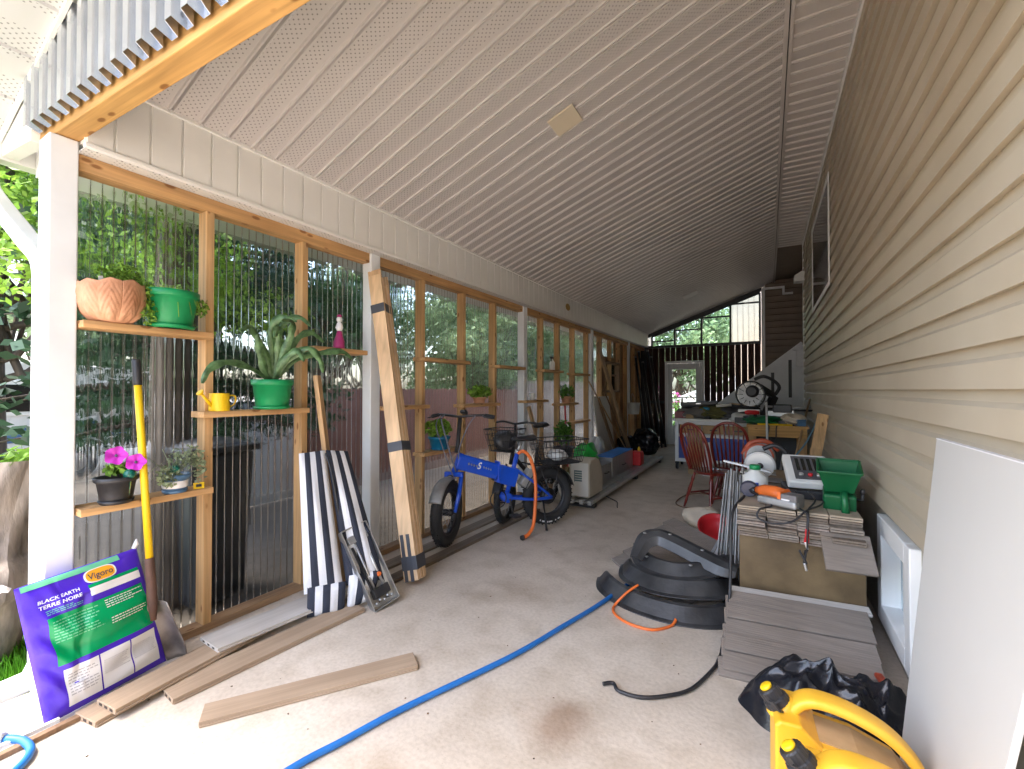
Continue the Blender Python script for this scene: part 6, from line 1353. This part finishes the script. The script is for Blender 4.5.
bx = thing('long_case', 'long flat black case lying on the rolling cart', 'case', (-1.05,8.45,zc+.21)); b = MB(); b.obox((0,0,.05),(.60,.16,.07),(0,-3,4)); b.build('body', M['black'], bx, bevel=.008); b = MB(); b.obox((0,-.085,.05),(.08,.012,.02),(0,-3,4)); b.build('latch', M['steel'], bx)
crumple('cloth_heap', 'grey cloth heaped on the left of the rolling cart', 'cloth', (-1.12,8.45,zc), (.28,.22,.22), mat('grey_cloth', (.16,.15,.14), .9, bump=.4, bscale=15), 20, .3, kid='cloth')
crumple('cloth_heap', 'olive jacket heaped in the middle of the rolling cart', 'cloth', (-.80,8.42,zc), (.28,.22,.24), mat('olive_cloth', (.10,.095,.03), .9, var=.4, bump=.4, bscale=15), 21, .35, kid='cloth')
crumple('cloth_heap', 'black jacket heaped on the right of the rolling cart', 'cloth', (-.42,8.45,zc), (.34,.24,.27), M['black_dusty'], 22, .35, kid='cloth')
crumple('plastic_bag', 'white plastic bag hanging over the corner of the workbench', 'plastic bag', (-.30,7.70,.88), (.20,.17,.17), M['white_plastic'], 23, .3)
crumple('cloth_heap', 'green cloth lying on the left end of the workbench', 'cloth', (-.08,7.34,zc), (.20,.13,.13), M['green_tool'], 24, .35, kid='cloth')
crumple('cloth_heap', 'tan canvas folded on the right end of the workbench', 'cloth', (.33,7.5,zc), (.16,.24,.16), M['cream'], 25, .3, kid='cloth')
rx = thing('small_box', 'dark red tool box with white label on the cart corner', 'box', (-1.34,8.40,zc)); b = MB(); b.box((-.09,-.10,0),(.09,.10,.12)); b.build('body', mat('dark_red', (.18,.012,.02), .4), rx, bevel=.008); b = MB(); b.box((.05,-.104,.02),(.088,-.1005,.09)); b.build('label', M['bag_white'], rx); b = MB(); b.tube([(-.05,0,.12),(-.05,0,.16),(.05,0,.16),(.05,0,.12)],.010,8); b.build('handle', M['black'], rx)
bt = thing('spray_can', 'white spray can standing at the back of the rolling cart', 'spray can', (-.62,8.72,zc)); b = MB(); b.lathe([(.032,0),(.033,.01),(.033,.19),(.02,.205)], n=16); b.build('body', M['white_plastic'], bt); b = MB(); b.lathe([(.018,.205),(.018,.245),(.012,.25)], n=12); b.build('cap', M['white_paint'], bt)
# more clutter on the bench and cart
g = random.Random(61)
def drill(label, x, y, z, rz, m):
    t = thing('power_drill', label, 'power drill', (x,y,z), rz); b = MB(); b.tube([(-.10,0,.17),(-.06,0,.175),(.05,0,.175),(.09,0,.17)], [.026,.034,.034,.022], 12); b.build('body', m, t); b = MB(); b.tube([(.09,0,.17),(.13,0,.17),(.18,0,.17)], [.020,.015,.004], 10); b.build('chuck', M['dark_metal'], t)
    b = MB(); b.bar((-.05,0,.15),(-.075,0,.05),.034,.042); b.build('grip', M['black'], t, bevel=.008); b = MB(); b.box((-.125,-.035,0),(-.02,.035,.052)); b.build('battery', M['black'], t, bevel=.006)
drill('black and red power drill standing on the left of the workbench', -.20, 7.28, .90, radians(200), M['red']); drill('black and teal power drill standing on the rolling cart', -.95, 8.30, .90, radians(150), M['blue_pot'])
for i, (x, y, z, w_, d_, h, m_, lab) in enumerate(((-.60,8.33,.90,.16,.12,.11,M['black'],'black tool case on the front edge of the cart'),(-1.18,8.30,.90,.12,.10,.07,M['cardboard'],'small cardboard box on the front edge of the cart'),
     (.40,7.30,.90,.10,.12,.09,M['slate_blue'],'slate blue box on the right front corner of the workbench'),(.12,7.82,.90,.22,.14,.16,M['black'],'black box behind the miter saw'),(-.33,8.62,.90,.18,.16,.24,M['dark_metal'],'tall dark box at the right back of the cart'))):
    t = thing('tool_case', lab, 'box', (x,y,z), radians(g.uniform(-20,20))); b = MB(); b.box((-w_/2,-d_/2,0),(w_/2,d_/2,h*.72)); b.build('body', m_, t, bevel=.006); b = MB(); b.box((-w_/2-.003,-d_/2-.003,h*.73),(w_/2+.003,d_/2+.003,h)); b.build('lid', m_, t, bevel=.006)
for nm, lab, p, q, r, m_ in (('steel_rod','dark steel rod lying across the cart clutter',(-1.30,8.20,1.10),(-.62,8.42,1.16),.012,M['dark_metal']),('caulking_tube','white caulking tube lying on the cart clutter',(-.75,8.24,1.13),(-.52,8.28,1.15),.024,M['white_plastic']),('wooden_dowel','tan wooden tool handle lying over the black jacket',(-.55,8.30,1.17),(-.12,8.35,1.13),.014,M['tan_z']),('level','long yellow spirit level lying on the workbench',(-.12,7.20,.915),(.30,7.19,.915),.013,M['yellow'])):
    t = thing(nm, lab, 'tool', (p[0],p[1],0)); b = MB(); b.tube([p,q], r, 10); b.build('shaft', m_, t, w=True); P_, Q_ = Vector(p), Vector(q); b = MB(); b.tube([Q_, Q_+(Q_-P_)*.05], r*.8, 8); b.build('tip', M['dark_metal'], t, w=True)
hose('extension_cord', 'black cord draped over the front of the pine workbench', 'cord', [(-.05,7.45,.915),(.0,7.25,.91),(.02,7.165,.88),(.0,7.155,.70),(.05,7.15,.52),(.10,7.16,.70),(.11,7.165,.88),(.15,7.3,.91)], .008, M['black'])
hose('cord_loop', 'thin brown cord looped on the floor left of the red chairs', 'cord', [(-.70,5.62,.010),(-.86,5.55,.010),(-.98,5.72,.010),(-.96,6.1,.010),(-.85,6.35,.012),(-.66,6.4,.012)], .007, M['brown_z'])
# ------------------------------------------------------------------ foreground right: panel, jerry cans, garbage bag, pry bar
wp_ = thing('wallboard', 'large pale grey flat panel leaning on the house in the foreground', 'panel', (.45, 1.7, 0))
Pn = [V(.372,1.985,0), V(.372,1.43,0), V(.535,1.335,1.222), V(.535,2.172,1.222)]; nP = (Pn[1]-Pn[0]).cross(Pn[3]-Pn[0]).normalized(); nP = nP if nP.x > 0 else -nP
b = MB(); vs = Pn+[p+nP*.014 for p in Pn]; b.add(vs, [(0,1,2,3),(7,6,5,4),(0,4,5,1),(1,5,6,2),(2,6,7,3),(3,7,4,0)]); b.build('sheet', M['panel_white'], wp_, w=True, bevel=.002)
b = MB(); d_ = (Pn[2]-Pn[3]); b.bar(Pn[3]+nP*.007+V(0,0,.002), Pn[2]+nP*.007+V(0,0,.002), .016, .004); b.build('white_edge', M['bag_white'], wp_, w=True)
def jerry(label, c, group):
    t = thing('jerry_can', label, 'jerry can', c, radians(4), group)
    w2 = .088
    prof = [(.0,.012),(.012,.0),(.345,.0),(.36,.015),(.365,.12),(.352,.19),(.30,.255),(.20,.292),(.115,.300),(.085,.325),(.065,.345),(.012,.345),(.0,.330)]
    b = MB(); b.prism(prof, lambda u,v,w_: (u,w_,v), -w2, w2); b.build('body', M['yellow_can'], t, bevel=.022, seg=4)
    # recessed dusty side and top panels follow the moulded shape
    b = MB(); pr2 = [(.09,.303),(.115,.3005),(.20,.2925),(.30,.2555),(.345,.205),(.35,.196),(.31,.2480),(.20,.286),(.115,.294),(.09,.297)]
    b.prism(pr2, lambda u,v,w_: (u,w_,v+.0032), -w2*.66, w2*.66); b.build('dusty_top', M['can_dust'], t)
    H_ = smooth_pts([(.045,0,.335),(.075,0,.372),(.12,0,.385),(.20,0,.372),(.28,0,.335),(.335,0,.275),(.356,0,.215),(.357,0,.17)], 5)
    sec = [(.036*(abs(cos(a))**.5)*(1 if cos(a) > 0 else -1), .015*(abs(sin(a))**.6)*(1 if sin(a) > 0 else -1)) for a in [2*pi*i/16 for i in range(16)]]
    b = MB(); b.sweep(H_, sec, True, True, None, (0,0,1)); b.build('handle', M['yellow_can'], t)
    Q = V(-.62,0,.78).normalized().to_track_quat('Z','Y').to_matrix(); p = V(.022,0,.338)
    b = MB(); b.lathe([(.043,-.02),(.043,.006),(.036,.01)], p, 24, Q); b.build('neck', M['yellow_can'], t)
    b = MB(); pr_ = [(.040,.008),(.042,.012),(.040,.030),(.034,.034),(.033,.062),(.029,.066),(.018,.066)]; vs = []
    n = 36
    for r, z in pr_:
        for j in range(n): a = 2*pi*j/n; k = r+(.0016 if j % 2 and r > .03 else 0); vs.append(p+Q@V(k*cos(a), k*sin(a), z))
    vs = [p+(v-p)*.88 for v in vs]
    b.add(vs, [(i*n+j, i*n+(j+1)%n, (i+1)*n+(j+1)%n, (i+1)*n+j) for i in range(len(pr_)-1) for j in range(n)]); cp_ = b.build('spout_cap', M['black'], t)
    b = MB(); b.lathe([(.0175,.056),(.018,.064),(.014,.067),(.001,.068)], p, 20, Q); b.build('cap_centre', M['yellow'], cp_)
    b = MB(); b.sweep([p+Q@V(.040,0,.012), p+Q@V(.052,0,.02), p+Q@V(.050,0,.045)], [(-.012,-.003),(.012,-.003),(.012,.003),(-.012,.003)], False); b.build('lock_tab', M['black'], cp_)
    for sy in (-1, 1):
        b = MB(); b.prism([(.06,.06),(.30,.06),(.30,.19),(.26,.225),(.06,.25)], lambda u,v,w_: (u,sy*(w2+w_),v), -.004, .0045); b.build('side_panel', M['yellow_can'], t, bevel=.004)
    return t
jerry('dusty yellow jerry can farther back beside the black garbage bag', (.008, 1.70, 0), 'yellow jerry cans').scale = (1.09,1.05,1.08)
jerry('yellow jerry can nearest the camera at the bottom edge', (.062, 1.45, 0), 'yellow jerry cans').scale = (1.09,1.05,1.08)
q = random.Random(9); t = thing('garbage_bag', 'crumpled black garbage bag between the short board pack and jerry cans', 'garbage bag', (.235, 2.25, 0)); b = MB()
from mathutils import noise as mno
def gb(u, v):
    a = 2*pi*u; R_ = .335+.04*sin(2*a+.6)+.03*sin(3*a); x = R_*cos(a)*v; y = .20*(R_/.335)*sin(a)*v
    p = V(x*5+y*3, y*9-x*2, 2.3); q = V(x*11-y*4, y*5+x*3, 7.1)
    h = max(0, 1-v**2.6)*(.17+.06*mno.noise(p*.5)); fold = (1-abs(mno.noise(p*.9)))**3*.055+(1-abs(mno.noise(q*.9)))**4*.05+mno.noise(q*2.2)*.010+(1-abs(mno.noise(p*2.1)))**5*.02
    return V(x+.02*mno.noise(q), y+.02*mno.noise(p), max(.002, h+fold*(1-v**4)))
b.grid(gb, 120, 50); o = b.build('film', M['soot'], t)
pb = thing('pry_bar', 'red handled scraper lying at the base of the foundation', 'tool', (.44, 2.6, 0)); b = MB(); b.bar((.432,2.60,.095),(.452,2.42,.115),.030,.022); b.build('handle', mat('scratched_red', (.50,.06,.02), .5, var=.3, scale=12), pb, w=True, bevel=.006); b = MB(); b.bar((.430,2.61,.092),(.425,2.80,.06),.012,.004); b.build('blade', M['dull_steel'], pb, w=True)
gr = thing('iron_pipe', 'weathered grey pipe lying along the foundation under the window', 'pipe', (.44, 2.4, 0)); b = MB(); b.tube([(.40,2.62,.05),(.455,2.10,.075)], .018, 12); b.build('tube', mat('weathered_grey', (.33,.30,.24), .8, var=.25, scale=15), gr, w=True); b = MB(); b.tube([(.452,2.13,.0735),(.456,2.09,.0755)], .021, 12); b.build('collar', M['dull_steel'], gr, w=True)
# dirt, chips and leaves on the floor
g = random.Random(99); b = MB()
for i in range(170):
    x = g.choice((g.uniform(-2.5,.3), g.gauss(-.4,.5))); y = g.uniform(.9,6.5)*g.uniform(.5,1); s_ = g.uniform(.0015,.006)
    if x > .45: continue
    a = g.uniform(0,6.28); u = V(cos(a),sin(a),0)*s_; v = V(-sin(a),cos(a),0)*s_*g.uniform(.4,.9); c = V(x,y,.0015); b.add([c-u-v, c+u-v, c+u*.8+v, c-u*.7+v*.9, c+V(0,0,s_*.6)], [(0,1,4),(1,2,4),(2,3,4),(3,0,4)])
tag(b.build('floor_debris', leafmat('debris', (.13,.08,.045), .7)), kind='stuff')
